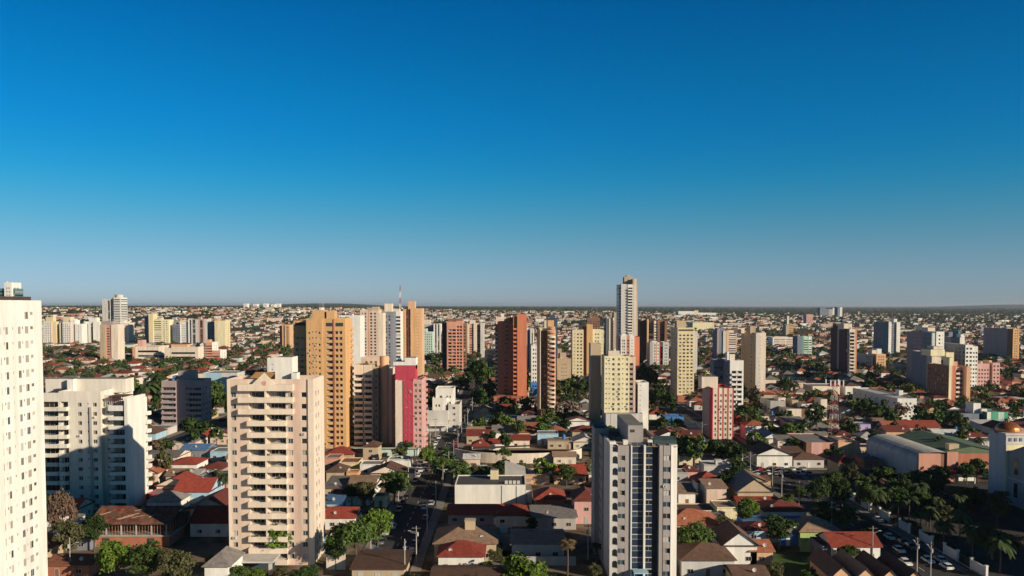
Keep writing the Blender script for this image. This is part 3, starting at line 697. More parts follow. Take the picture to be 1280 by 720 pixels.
def brown_tower():
    Y = 482.0; f = lambda px: xat(px, Y, 40)
    t = Tower('apartment_tower', 'slim brown and orange tower with stacked curved balconies up its right side', 'apartment tower', f(684), Y, 0)
    fh = 2.7; z1 = zat(411.5, Y)
    t.vol(f(672.3), f(674.8), Y + .5, Y + 16, 0, z1, 'brown', 'b', 'b', fh=fh)
    t.vol(f(674.8), f(676), Y, Y + 15, 0, z1, 'cream', 'b', 'b', fh=fh)
    t.vol(f(676), f(684.8), Y + 7.5, Y + 16, 0, z1, 'brown', 'b1 w6:2 b1', 'b', fh=fh, sep=True, ww=1.1)
    t.vol(f(684.8), f(694.8), Y + .5, Y + 16, 0, z1, 'peach', 'b1 L8:1 b1', 'b', fh=fh, sep=True, top=2.2)
    for k in range(20):
        mb = MB(); w_ = f(694) - f(685.4); m_ = 'cream' if k in (0, 1, 2, 3, 4, 5, 6, 17, 16, 15) else 'salmon'
        key = ('curved', m_)
        if key not in BAL:
            pts = [(0, 0)] + [(w_ * (.5 - .5 * math.cos(q * math.pi / 8)), -.5 - 1.1 * math.sin(q * math.pi / 8) ** .7) for q in range(9)] + [(w_, 0)]
            mb.prism(pts, -.2, 1.0); BAL[key] = mb.mesh('balcony', [wm(m_)])
        link('balcony', BAL[key], t.o, (f(685.4) - t.x, .49, .6 + fh * k))
    t.block('lift_house', f(685), f(693), Y + 5, Y + 12, z1 - 1, zat(400.5, Y), wm('orange'), M_ROOF)
    t.block('roof_frame', f(674), f(693), Y + 2, Y + 3, z1 - .8, z1 + .5, wm('yellow'))
    mb = MB(); mb.box(f(676) - t.x, f(688) - t.x, -7, 0, 0, 5); mb.build('entrance_block', wm('brown'), t.o)
    t.done(); lm(f(684), Y, 'the slim brown tower')
brown_tower()

# ---- pale yellow tower with its podium and annexes, centre right
def yellow_tower():
    Y = 414.0; f = lambda px: xat(px, Y, 35)
    t = Tower('apartment_tower', 'pale yellow apartment tower standing on a blank beige podium behind the glass strip tower', 'apartment tower', f(772), Y, 0)
    z1 = zat(445, Y); fh = 2.12 * 1.0; zp = zat(516, Y)
    fh = (z1 - zp - 1.0) / 11.0
    t.vol(f(755.5), f(786.8), Y, Y + 14, zp, z1, 'paleyellow', 'v4:1 v3:1 w6:1 w6:1 v3:1 w6:1', 'b', fh=fh, zb=zp + .2, sep=True, top=.8, ww=1.15, wh=1.2)
    t.vol(f(787), f(795), Y + 1.5, Y + 13, zp, z1 - .4, 'pinkcream', 'B5:1 b2', 'b', fh=fh, zb=zp + .2, sep=True, proud=.8, top=.8, balmat=wm('mauve'))
    t.vol(f(742), f(755.5), Y + 16, Y + 26, 0, zat(431, Y), 'tan', 'b', 'b')
    t.vol(f(798.5), f(811.8), Y + 2, Y + 15, 0, zat(478.5, Y), 'white', 'b1 v2:1 b7', 'b', fh=fh, sep=True, top=1)
    t.vol(f(795), f(798.5), Y + 6, Y + 15, 0, zat(481, Y), 'bluegrey', 'S1', 'b', fh=fh)
    t.vol(f(757), f(803), Y - 2.5, Y + 16, 0, zp, 'lightgrey', 'b1 b10 b10', 'b', par=.7)
    mb = MB()
    for p in (763, 784): mb.box(f(p) - t.x - .06, f(p) - t.x + .06, -2.56, -2.49, 0, zp - .1)
    mb.build('downpipe', M_DARK, t.o)
    t.block('lift_house', f(762), f(776), Y + 5, Y + 11, z1 - 1, zat(439, Y), wm('cream'), M_ROOF)
    t.block('roof_tank', f(769), f(771.5), Y + 5, Y + 7, zat(439, Y), zat(437, Y), wm('white'))
    t.done(); lm(f(772), Y, 'the pale yellow tower')
yellow_tower()

# ---- striped red tower, tan-yellow tower, tan and cream slab, white balcony tower, mauve flats
def striped_tower():
    Y = 402.0; f = lambda px: xat(px, Y, 25)
    t = Tower('apartment_tower', 'red and cream vertically striped apartment tower with a plain cream box on top', 'apartment tower', f(898), Y, 0)
    z1 = zat(485, Y); fh = 2.75
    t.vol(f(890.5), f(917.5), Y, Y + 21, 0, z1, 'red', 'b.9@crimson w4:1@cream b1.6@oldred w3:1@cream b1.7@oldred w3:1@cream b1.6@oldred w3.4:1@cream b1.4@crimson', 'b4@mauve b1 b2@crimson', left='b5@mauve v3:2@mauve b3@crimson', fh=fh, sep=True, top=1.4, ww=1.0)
    t.block('lift_house', f(882.5), f(903), Y + 9, Y + 17, z1 - 1, zat(473, Y), wm('cream'), M_ROOF)
    for p in (884, 889, 896): t.mast(f(p), Y + 12, zat(473, Y), 1.6, .05)
    t.done(); lm(f(900), Y, 'the red striped tower')
striped_tower()
def tanyellow_tower():
    Y = 565.0; f = lambda px: xat(px, Y, 45)
    t = Tower('apartment_tower', 'tall yellow beige tower with dark left flank and a square roof box', 'apartment tower', f(857), Y, 0)
    z1 = zat(409.5, Y); fh = 2.42
    t.vol(f(847), f(868), Y, Y + 25, 0, z1, 'yellow', 'b1 w20:4 b1', 'b1 w8:4 b1', fh=fh, sep=True, top=3.0, ww=1.5, wh=1.15, zb=4.5)
    t.block('top_band', f(848), f(867), Y - .03, Y + .2, z1 - 2.3, z1 - 1.2, M_DARK)
    t.block('lift_house', f(848.5), f(860), Y + 7, Y + 15, z1 - 1, zat(401, Y), wm('tan'), M_ROOF)
    t.block('podium', f(846), f(869), Y - 5, Y - .01, 0, 4, wm('brick'))
    t.done(); lm(f(857), Y, 'the yellow beige tower')
tanyellow_tower()
def cream_slab():
    Y = 560.0; f = lambda px: xat(px, Y, 45)
    t = Tower('apartment_tower', 'tall slab with cream lit front and tan shaded left flank, right of the balcony tower', 'apartment tower', f(948), Y, 0)
    z1 = zat(416, Y); fh = 2.75
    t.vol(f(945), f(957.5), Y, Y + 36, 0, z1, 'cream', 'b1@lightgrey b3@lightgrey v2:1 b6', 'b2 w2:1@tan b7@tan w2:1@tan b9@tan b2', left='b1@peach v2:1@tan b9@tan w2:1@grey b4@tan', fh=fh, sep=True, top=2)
    t.block('lift_house', f(941), f(947.5), Y + 6, Y + 16, z1 - 1, zat(408, Y), wm('tan'), M_ROOF)
    t.block('lift_house', f(932), f(941), Y + 20, Y + 30, z1 - 1, zat(411, Y), wm('cream'), M_ROOF)
    t.block('podium', f(930), f(962), Y - 6, Y - .01, 0, 5, wm('tan'), M_ROOF)
    t.done(); lm(f(946), Y, 'the tall tan and cream slab')
cream_slab()
def whitebalcony_tower():
    Y = 480.0; f = lambda px: xat(px, Y, 30)
    t = Tower('apartment_tower', 'white tower with dark balcony rows and grey left flank, directly behind the red striped tower', 'apartment tower', f(920), Y, 0)
    z1 = zat(450.5, Y); fh = 2.85
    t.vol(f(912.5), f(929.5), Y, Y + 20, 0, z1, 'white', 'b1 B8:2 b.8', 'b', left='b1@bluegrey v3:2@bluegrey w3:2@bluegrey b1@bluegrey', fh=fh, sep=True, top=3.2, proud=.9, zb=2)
    t.vol(f(901), f(912.5), Y + 16, Y + 26, 0, zat(452, Y), 'bluegrey', 'w1:3', 'b', fh=fh)
    t.block('lift_house', f(911.5), f(914), Y + 5, Y + 9, z1 - 1, zat(440.5, Y), wm('white'))
    t.block('lift_house', f(915.5), f(922), Y + 6, Y + 12, z1 - 1, zat(443.5, Y), wm('cream'), M_ROOF)
    t.done(); lm(f(921), Y, 'the white balcony tower')
whitebalcony_tower()
def mauve_flats():
    Y = 430.0; f = lambda px: xat(px, Y, 20)
    t = Tower('apartment_block', 'mauve grey mid rise flats with balconies on both wings, mostly in shade', 'apartment block', f(228), Y, 0)
    z1 = zat(476, Y); fh = 2.8
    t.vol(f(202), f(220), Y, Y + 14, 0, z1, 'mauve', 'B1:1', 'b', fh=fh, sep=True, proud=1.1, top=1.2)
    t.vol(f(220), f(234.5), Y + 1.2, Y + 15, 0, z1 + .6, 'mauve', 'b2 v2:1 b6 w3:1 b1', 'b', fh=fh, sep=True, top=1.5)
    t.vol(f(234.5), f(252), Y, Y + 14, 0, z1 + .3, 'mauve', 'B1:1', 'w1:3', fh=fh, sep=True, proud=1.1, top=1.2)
    t.block('lift_house', f(218), f(237), Y + 5, Y + 12, z1 - 1, zat(464.5, Y), wm('mauve'), M_ROOF)
    t.block('lift_house', f(210), f(218), Y + 6, Y + 10, z1 - 1, zat(471, Y), wm('bluegrey'), M_ROOF)
    t.tank(f(213), Y + 4, z1 - .8, 1.0, 1.4)
    t.done(); lm(f(228), Y, 'the mauve flats')
mauve_flats()

# two unseen towers added off the right edge to shade the car park and avenue
def shade_block():
    t = Tower('apartment_tower', 'grey apartment tower outside the right edge, shading the car park and avenue', 'apartment tower', 190, 168, 0)
    t.vol(176, 206, 160, 178, 0, 46, 'lightgrey', 'b1 w3:5 b1', 'b1 w3:3 b1'); t.done()
    t = Tower('apartment_tower', 'cream apartment tower outside the right edge, beside the grey one', 'apartment tower', 250, 180, 0)
    t.vol(236, 262, 176, 196, 0, 40, 'cream', 'b1 w3:5 b1', 'b1 w3:3 b1'); t.done()
shade_block()
# ================================================================== TOWERS FURTHER BACK
def far_tower(label, short, Y, vols, boxes=(), masts=(), cat='apartment tower', fh=2.9, name='apartment_tower', tanks=True):
    xm = xat((vols[0][0] + vols[-1][1]) / 2, Y, 40); zg = ground(xm, Y)
    t = Tower(name, label, cat, xm, Y, zg)
    for v in vols:
        px0, px1, top, dy, dep, wall, front, side = v[:8]; kw = v[8] if len(v) > 8 else {}
        y = Y + dy; z1 = zat(top, y); kw = dict(dict(fh=fh, top=1.2, ww=None, wh=1.3), **kw)
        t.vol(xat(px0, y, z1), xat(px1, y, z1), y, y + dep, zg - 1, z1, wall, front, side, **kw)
    for px0, px1, top, dy, dep, col in boxes:
        y = Y + dy; z1 = zat(top, y); base = max(zat(v[2], Y) for v in vols) if False else None
        zb = min(zat(v[2], Y + v[3]) for v in vols if v[1] > px0 and v[0] < px1) - 1.0 if any(v[1] > px0 and v[0] < px1 for v in vols) else z1 - 4
        t.block('lift_house', xat(px0, y, z1), xat(px1, y, z1), y, y + dep, zb, z1, wm(col), M_ROOF)
    for px, top, dy, h in masts: y = Y + dy; z = zat(top, y); t.mast(xat(px, y, z), y, z, h, .12)
    if tanks:
        v = vols[0]; z1 = zat(v[2], Y + v[3]); t.tank(xat((v[0] * .7 + v[1] * .3), Y + v[3] + 4, z1), Y + v[3] + 5, z1 - .9, 1.2, 1.8, wm('lightgrey'))
    t.done(); lm(xm, Y, short, zg); return t
S = 'b1 w3:2 b1'
far_tower('white tower with teal glass flanks rising over the roof of the left white slab', 'the teal flanked tower', 700,
          [(5, 14.2, 353, 0, 14, 'white', 'b1 w3:2 b1', S), (-6, 5, 360.5, 2, 14, 'teal', 'R1', 'R1'), (14.2, 18.5, 360.5, 2, 12, 'teal', 'R1', 'R1')])
far_tower('pink and white far tower with yellow flank, first one right of the left slab', 'the yellow flanked far tower', 1352,
          [(53, 64, 402, 0, 16, 'pink', 'w1:4@white', 'b'), (64, 70, 402, 2, 20, 'yellow', 'b', 'b')], [(57, 66, 396.5, 4, 10, 'yellow')])
far_tower('far tower, half pink and yellow and half plain white, amid the leftmost far row', 'the half white far tower', 1350,
          [(74, 78, 404, 3, 14, 'yellow', 'b', 'b'), (78, 87.5, 402.5, 0, 16, 'pink', 'w1:4@white', 'b'), (87.5, 93.5, 400, 3, 16, 'white', 'b', 'b'), (93.5, 102, 405, 1, 18, 'white', 'b1 w.7:1 b1', 'b')], [(79, 88, 396.5, 5, 10, 'yellow')])
far_tower('white far tower with two dark blue stripes, left of the beige red windowed one', 'the blue striped far tower', 1380,
          [(104.5, 108, 402, 0, 16, 'white', 'b', 'b'), (108, 116, 402, 1.5, 16, 'white', 'S1 b2 S1.5', 'b'), (116, 124, 402, 0, 22, 'white', 'b3 v2:1 b1', 'b')], [(111, 121, 397, 4, 10, 'white')])
far_tower('beige tower with a column of red windows, in front of the twin blue white towers', 'the beige tower with red windows', 939,
          [(124.5, 131.5, 406, 0, 16, 'tan', 'b1 v1:1 b1', 'b'), (131.5, 138.5, 406.5, 1, 14, 'salmon', 'b1 R2 b1', 'b'), (138.5, 147, 406, 0, 16, 'cream', 'b1 v1:1 b1', 'v1:4')], [(126, 141, 401.5, 4, 10, 'mauve')])
tw = far_tower('tallest far left tower, a white and blue twin shaft above the horizon with rounded front', 'the tall twin blue white tower', 1420,
          [(127.5, 137, 374, 0, 20, 'lightgrey', 'b1 v1:2 b1 S1', 'b'), (137, 140, 376, 4, 16, 'bluegrey', 'R1', 'b'), (140, 151, 372, 0, 24, 'white', 'S1@bluegrey R4 b.6', 'R1', dict(wh=1.5)), (151, 157, 402, 6, 16, 'white', 'b1 w2:2 b1', S)], [(142, 148, 367.5, 7, 8, 'grey')], [(143, 366.5, 10, 9), (131, 374, 8, 5)])
mb = MB(); z_ = zat(372, 1420); mb.cyl(xat(145.5, 1420, z_) - tw.x, 11, z_ - tw.z - 9, zat(368.5, 1420) - tw.z, 7.2, 6.4, 20); mb.build('round_crown', wm('lightgrey'), tw.o)
far_tower('plain white and beige far block just right of the tall twin towers', 'the plain white far block', 1395,
          [(152, 161, 403.5, 0, 20, 'cream', 'b1 v2:3 b1', 'b')], [(152, 155.5, 400.5, 3, 8, 'white')])
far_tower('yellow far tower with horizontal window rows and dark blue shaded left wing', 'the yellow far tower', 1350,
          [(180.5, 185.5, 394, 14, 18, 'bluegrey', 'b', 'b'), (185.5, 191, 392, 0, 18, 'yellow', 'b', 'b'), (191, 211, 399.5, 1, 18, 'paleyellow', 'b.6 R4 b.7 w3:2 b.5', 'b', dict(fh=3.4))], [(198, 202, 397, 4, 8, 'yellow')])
far_tower('white far tower with a grid of square windows on its left half', 'the grid windowed far tower', 1352,
          [(215.5, 225, 405, 0, 16, 'white', 'w1:5@bluegrey', 'b'), (225, 236, 402.5, 1, 18, 'white', 'b2 w5:4 b4', 'b')], [(225, 230, 400, 4, 8, 'yellow')])
far_tower('white and brown vertically striped far tower beside the white grid one', 'the brown striped far tower', 1350,
          [(235, 240, 399.5, 0, 18, 'white', 'b2 S2@darkgrey b1', 'b'), (240, 250, 399.5, 0, 18, 'grey', 'b1 S3@darkbrown b4@lightgrey b2@salmon', 'b'), (250, 258.5, 399, 0, 20, 'lightgrey', 'S3@bluegrey b2@salmon b2 b1@mint', 'b')])
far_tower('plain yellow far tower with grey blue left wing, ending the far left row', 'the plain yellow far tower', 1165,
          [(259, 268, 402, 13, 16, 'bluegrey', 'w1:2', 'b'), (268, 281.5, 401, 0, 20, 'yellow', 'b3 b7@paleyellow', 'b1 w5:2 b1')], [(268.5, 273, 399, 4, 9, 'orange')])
far_tower('low beige office block with long ribbon windows and a pink roof box', 'the left ribbon window office', 960,
          [(165.5, 169, 433.5, 0, 26, 'salmon', 'b', 'b'), (169, 198, 433, 0, 30, 'cream', 'b1 R8', 'b', dict(fh=5.2, wh=2.2, top=1.5))], [(172, 179, 425, 6, 8, 'pink')], cat='office building', name='office_building')
far_tower('longer low beige office block with dark ribbon windows, behind red tiled roofs', 'the longer ribbon window office', 935,
          [(205.5, 214, 435, 0, 26, 'cream', 'b', 'b'), (214, 247.5, 433.5, 0, 28, 'cream', 'R8 b1', 'b', dict(fh=5.0, wh=2.0, top=2.5))], [(214, 234, 430.5, 6, 10, 'peach')], cat='office building', name='office_building')
far_tower('stepped white block with red balcony bands right of the ribbon window office', 'the stepped white block', 950,
          [(250, 257, 430, 2, 20, 'white', 'w1:3', S), (257, 265, 428, 0, 20, 'white', 'R1@salmon', S), (265, 275, 438, 0, 22, 'white', 'R1@salmon', S)], [(258, 262, 424.5, 4, 8, 'orange')], cat='apartment block', name='apartment_block')
far_tower('narrow orange brown tower peeking out left of the big orange tower', 'the narrow orange tower', 1229,
          [(349.5, 352.5, 407, 3, 16, 'redorange', 'b', 'b'), (352.5, 362.5, 406, 0, 18, 'peach', 'b1 S1@brown b1 R2@orange b1', S)])
far_tower('plain white tower wall showing just right of the big orange tower', 'the white wall behind the orange tower', 520,
          [(436, 450, 394.5, 0, 16, 'white', 'b3 b5', 'b')])
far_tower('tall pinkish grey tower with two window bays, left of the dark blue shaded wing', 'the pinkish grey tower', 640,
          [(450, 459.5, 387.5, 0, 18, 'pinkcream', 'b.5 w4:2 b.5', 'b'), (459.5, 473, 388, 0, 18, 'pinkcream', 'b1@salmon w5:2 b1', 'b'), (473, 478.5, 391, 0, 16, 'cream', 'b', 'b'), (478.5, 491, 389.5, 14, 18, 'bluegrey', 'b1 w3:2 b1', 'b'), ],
          [(465, 472.5, 383.5, 4, 9, 'tan'), (480.5, 489.5, 379.5, 16, 9, 'cream')], fh=2.4)
far_tower('white tower with horizontal blue bands squeezed beside the tall peach tower', 'the blue banded tower', 690,
          [(492, 500.5, 389, 0, 16, 'white', 'R1@white', 'b', dict(wh=1.6))], [(491.5, 499, 386, 3, 9, 'cream')], fh=3.0)
far_tower('tall peach tower with dark red window stripes on its left and a small roof turret', 'the tall peach tower', 720,
          [(501.5, 503.5, 386, 1, 16, 'brown', 'b', 'b'), (503.5, 507, 386.5, 0, 16, 'peach', 'b1 v1:1 b1', 'b'), (507, 513, 387, 3, 14, 'brown', 'S1@brown b.7@salmon R1@brown', 'b'), (513, 527.5, 385.5, 0, 18, 'peach', 'b2 b3@orange v2:2 b1@orange b2', 'v1:3', dict(wh=1.0))],
          [(510, 518.5, 376.5, 4, 9, 'peach')], fh=2.7)
far_tower('mint green mid rise with stepped right side behind the tall peach tower', 'the mint mid rise', 1000,
          [(527, 533, 411, 0, 16, 'mint', 'w1:3', 'b'), (533, 540.5, 415, 0, 16, 'mint', 'w1:3', 'b')])
far_tower('white block with black vertical stripes right of the mint mid rise', 'the black striped block', 1060,
          [(529, 542, 405.5, 10, 16, 'grey', 'R1', 'b'), (542, 551, 405, 0, 16, 'white', 'b1 S1@darkbrown b1 S1@darkgrey b1', 'b')], [(530, 538, 399.5, 12, 9, 'cream')])
far_tower('pinkish brown tower with brick red bands and dark left flank standing on a podium', 'the pinkish brown tower', 786,
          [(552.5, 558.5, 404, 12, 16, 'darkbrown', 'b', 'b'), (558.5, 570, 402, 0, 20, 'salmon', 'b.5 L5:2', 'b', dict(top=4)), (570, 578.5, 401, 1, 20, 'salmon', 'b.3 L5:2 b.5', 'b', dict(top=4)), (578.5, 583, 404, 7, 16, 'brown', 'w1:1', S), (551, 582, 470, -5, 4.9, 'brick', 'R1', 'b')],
          [(560, 577, 398.5, 5, 10, 'brown')], fh=3.1)
far_tower('cream tower with a wide red window panel in its middle', 'the cream tower with a red panel', 1040,
          [(582.5, 586.5, 405, 0, 18, 'cream', 'b', 'b'), (586.5, 592, 406, 1.5, 16, 'crimson', 'R1@salmon', 'b'), (592, 596, 404, 0, 18, 'cream', 'b', 'b'), (596, 600.5, 404, 6, 16, 'tan', 'S1', 'b'), (600.5, 605, 404, 2, 18, 'lightgrey', 'b', 'b')], [(587, 594, 400, 4, 10, 'cream')])
far_tower('small cream tower behind the left shoulder of the brick orange tower', 'the small cream tower', 860,
          [(620, 632, 396.5, 0, 18, 'cream', 'b1 v2:2 b1', 'b')], [(626, 630, 392, 3, 9, 'white')])
far_tower('white and grey tower with vertical strips between the two central brown towers', 'the grey strip tower', 760,
          [(657, 663, 411, 2, 14, 'lightgrey', 'b2 S1@bluegrey b1', 'b'), (663, 667.5, 411.5, 0, 14, 'white', 'b1 S1@tan b1', 'b')])
far_tower('narrow white mid rise with blue lower floors left of the slim brown tower', 'the narrow white and blue mid rise', 600,
          [(664, 672.5, 432, 0, 14, 'white', 'b1 w4:2 b1', S), (663.5, 672.4, 478, -3, 2.9, 'blue', 'b1 w4:2 b1', S)], fh=2.9)
far_tower('orange and white tower top peeking over the slim brown tower', 'the orange white tower', 900,
          [(680.5, 684, 400, 0, 16, 'cream', 'b', 'b'), (684, 690, 402, 8, 16, 'salmon', 'R1@salmon', 'b'), (690, 697, 399, 2, 16, 'white', 'b1 v1:1 b1', 'b')], [(688, 694, 393.5, 6, 8, 'white')])
far_tower('beige mid rise with stepped roof half in shadow right of the slim brown tower', 'the stepped beige mid rise', 650,
          [(696, 714, 448, 0, 16, 'tan', 'b2 v3:3 b2', 'b')], [(700, 708, 441, 4, 9, 'tan'), (697, 702, 436, 5, 8, 'tan')], cat='apartment block', name='apartment_block')
far_tower('yellow tower split by a rusty orange pillar with rows of small brown windows', 'the orange pillar tower', 719,
          [(715.5, 729.5, 412, 0, 18, 'yellow', 'b.6 v2:1 b.4 w5:2 b.6', 'b'), (729.5, 733.5, 409, 3, 16, 'rust', 'b', 'b'), (733.5, 741, 405.5, 0, 18, 'orange', 'b', 'b'), (741, 754.5, 412, 1, 18, 'paleyellow', 'b1 w3:2 b1 v1:1 b.5', 'b')], fh=3.0)
far_tower('brown brick tower with an antenna frame behind the yellow pillar tower', 'the brown brick tower', 1050,
          [(734, 750, 397, 0, 16, 'brick', 'w1:5@brown', 'b')], [(737, 747, 394.5, 4, 8, 'brown')], [(740, 394.5, 6, 14), (746, 394.5, 6, 12)])
far_tower('dark tower with dotted white balconies left of the tallest tower', 'the dark balcony tower', 900,
          [(757.5, 763, 398, 0, 16, 'darkgrey', 'b2 v1:1 b1@white', 'b'), (763, 768, 397, 4, 16, 'darkbrown', 'b2 B1@white', 'b'), (767.5, 773.5, 391, 6, 18, 'tan', 'b', 'b')])
t_ = far_tower('tallest grey tower rising far above the horizon, balconies up its front and a pointed crown', 'the tallest tower', 850,
          [(773.5, 776.5, 355.5, 2, 18, 'teal', 'R1@white', 'R1@white'), (776.5, 783.5, 355, 0, 18, 'lightgrey', 'b', 'b'), (783.5, 784.5, 356, 1.5, 16, 'brown', 'b', 'b'), (784.5, 791, 355.5, 0, 18, 'white', 'B1:1', 'b', dict(proud=1.6)), (791, 797.5, 348.5, 1, 22, 'tan', 'b1 b2@lightgrey b1', 'b'), (780.5, 791, 346, 9, 12, 'tan', 'b1 w3:1 b1', 'b')],
          [(783, 788, 343.5, 12, 6, 'grey')], [(784.5, 343, 15, 3)], tanks=False)
far_tower('white and pink tower with black zigzag windows below the tallest tower', 'the pink white tower', 640,
          [(773, 776, 421, 4, 14, 'pink', 'w1:1', 'b'), (776, 793, 419.5, 0, 16, 'white', 'b1 w3:2 b1 w3:1@salmon b1 v2:1 b1', 'b'), (793, 799.5, 421, 3, 14, 'redorange', 'b', 'b')], [(777, 782, 417, 4, 7, 'white'), (786, 791, 417, 4, 7, 'white')], fh=2.3)
far_tower('dark brown tower with open square frames right of the tallest tower', 'the dark framed tower', 900,
          [(800, 809, 400.5, 5, 16, 'darkbrown', 'b', 'b'), (809, 811, 399, -.5, 16, 'peach', 'b', 'b'), (811, 818, 402, 6, 14, 'darkgrey', 'S1', 'b'), (818, 822, 401, 1, 16, 'white', 'R1@white', 'b'), (822, 825, 400, 0, 16, 'brown', 'b', 'b'), (825, 831, 400, 4, 14, 'brown', 'S1@brown', 'b'), (831, 834, 401, 0, 16, 'brown', 'b', 'b')], [(812, 817, 398, 8, 8, 'darkbrown')])
far_tower('white tower with thin red and green vertical strips in front of the dark framed tower', 'the red green strip tower', 835,
          [(812.5, 816, 428.5, 0, 18, 'grey', 'b', 'b'), (816, 825.5, 428, 0, 18, 'lightgrey', 'b1 w2:1 b1@salmon w2:1@white b1@red', 'b'), (825.5, 829, 430, 2.5, 14, 'darkgrey', 'S1@mint', 'b'), (829, 836, 427.5, 0, 18, 'lightgrey', 'b1@mint w3:2 b1', 'b')], [(815, 821, 426, 4, 8, 'white')], fh=3.0)
far_tower('grey plain block edge showing behind the right side of the yellow beige tower', 'the plain grey block', 760, [(865, 872, 414, 0, 14, 'lightgrey', 'b', 'b')])
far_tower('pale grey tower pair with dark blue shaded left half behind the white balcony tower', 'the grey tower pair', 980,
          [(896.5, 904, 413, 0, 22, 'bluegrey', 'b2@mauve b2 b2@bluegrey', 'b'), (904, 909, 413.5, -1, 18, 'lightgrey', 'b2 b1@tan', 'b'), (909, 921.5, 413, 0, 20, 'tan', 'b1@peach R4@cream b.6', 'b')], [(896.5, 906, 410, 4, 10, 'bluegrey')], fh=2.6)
far_tower('broad low white block with pale vertical panels in the right middle distance', 'the broad white block', 1300,
          [(966, 992, 421.5, 0, 24, 'white', 'b1 R6@cream b.5 R5@cream b.6 R7@cream b.4', 'b', dict(fh=3.6, wh=.9))], [(968, 974, 420.5, 4, 8, 'cream')], cat='apartment block', name='apartment_block')
far_tower('orange and brown far mid rise behind the broad white block', 'the orange far mid rise', 1700,
          [(982.5, 986.5, 406, 0, 20, 'tan', 'b', 'b'), (986.5, 992, 405, 0, 20, 'orange', 'R1@orange', 'b')], [(984, 986.5, 395, 2, 8, 'cream')])
far_tower('pink far mid rise on the right of the horizon strip', 'the pink far mid rise', 2300, [(1008, 1016, 393, 0, 24, 'pink', 'w1:4', 'b')])
far_tower('green and white striped mid rise with dark left flank', 'the green striped mid rise', 1040,
          [(997, 1003.5, 420, 0, 18, 'bluegrey', 'b', 'w1:4@bluegrey'), (1003.5, 1015.5, 420.5, .5, 18, 'mint', 'b1@green R4@mint b.6@green R3@white b.6@green', 'b')])
far_tower('tall dark brown tower with a narrow lit front of pale balconies', 'the tall dark brown tower', 751,
          [(1062, 1068.5, 411, 0, 44, 'cream', 'B1:1', 'b4@darkbrown b1@grey b4@darkbrown S1@darkbrown b1@mauve', dict(proud=.9)), (1068.5, 1071.5, 411.5, .4, 14, 'tan', 'b1 v1:1 b1@redorange', 'b')], [(1055, 1065, 404.5, 12, 14, 'cream'), (1045, 1056, 405, 30, 8, 'darkbrown')], fh=3.2)
far_tower('pinkish twin mid rise with a dark slot between its halves, above a long red roof', 'the pinkish twin mid rise', 845,
          [(1080.5, 1091.5, 442.5, 0, 20, 'pinkcream', 'b1 w4:3 b1', 'b'), (1091.5, 1095.5, 446, 6, 14, 'darkbrown', 'S1@darkbrown', 'b'), (1095.5, 1107.5, 442.5, 0, 20, 'peach', 'b1 w4:3 b1', 'b')], [(1090, 1096.5, 437.5, 8, 9, 'cream'), (1096, 1102, 436, 8, 9, 'white')], cat='apartment block', name='apartment_block')
far_tower('long white building with arched ground floor and a long red roof below the pinkish twin', 'the long red roofed building', 780,
          [(1073, 1108, 463.5, 0, 16, 'white', 'b1 w3:5 b1', 'b', dict(roofm=rm('red'), par=.1))], cat='school building', name='school_building', tanks=False)
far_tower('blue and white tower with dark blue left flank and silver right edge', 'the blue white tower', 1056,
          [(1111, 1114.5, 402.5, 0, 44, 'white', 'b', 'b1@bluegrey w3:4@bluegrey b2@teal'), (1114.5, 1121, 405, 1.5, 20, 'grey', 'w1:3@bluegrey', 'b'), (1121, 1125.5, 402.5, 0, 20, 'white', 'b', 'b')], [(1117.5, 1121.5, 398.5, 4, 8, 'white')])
far_tower('distant pair of dark blue towers on the horizon right of centre', 'the distant blue towers', 3600,
          [(1025, 1032, 384.5, 0, 30, 'bluegrey', 'b', 'b'), (1032, 1041, 386.5, 0, 30, 'bluegrey', 'b1 b1@grey', 'b'), (1041, 1043, 385, 0, 30, 'white', 'b', 'b')], tanks=False)
far_tower('distant slim white and blue tower just right of the blue pair', 'the distant slim tower', 3300, [(1047, 1050, 384, 0, 30, 'bluegrey', 'b', 'b'), (1050, 1053, 384, 0, 30, 'white', 'b', 'b')], tanks=False)
# the cluster on the right
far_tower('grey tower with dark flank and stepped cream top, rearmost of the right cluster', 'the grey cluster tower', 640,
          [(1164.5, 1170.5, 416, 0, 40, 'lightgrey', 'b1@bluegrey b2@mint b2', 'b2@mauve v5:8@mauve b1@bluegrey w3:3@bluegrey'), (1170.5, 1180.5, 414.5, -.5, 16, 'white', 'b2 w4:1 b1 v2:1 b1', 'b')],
          [(1153, 1160, 406.5, 26, 10, 'cream'), (1160, 1169, 409.5, 12, 10, 'cream')])
far_tower('cream tower topped by a cross shaped parapet, in front of the grey back tower', 'the cream tower with a cross top', 600,
          [(1165, 1176.5, 441, 0, 30, 'cream', 'b1 b3 v1:1', 'b1@bluegrey v2:3@bluegrey b1@grey'), (1176.5, 1183, 443, 2, 16, 'grey', 'S1@lightgrey', 'b'), (1183, 1192.5, 440.5, 0, 18, 'paleyellow', 'b1 b3', 'b')], [(1163.5, 1181, 437, -.6, 14, 'paleyellow'), (1167, 1178, 433, 3, 9, 'cream')])
far_tower('brownish pink tower with rows of cream balconies, nearest of the right cluster', 'the brownish pink balcony tower', 536,
          [(1186.5, 1194.5, 457.5, 0, 28, 'peach', 'b2@paleyellow b1@salmon b2@redorange', 'w1:9@brown'), (1194.5, 1206, 459, 2.5, 18, 'pink', 'B1:1 R1', 'b', dict(proud=1.0, balmat=wm('cream'))), (1206, 1213.5, 458, 0, 18, 'peach', 'b1@brown b2', 'b')], [(1187, 1192, 447, 3, 8, 'paleyellow'), (1192, 1197, 452, 5, 8, 'salmon')], fh=3.0)
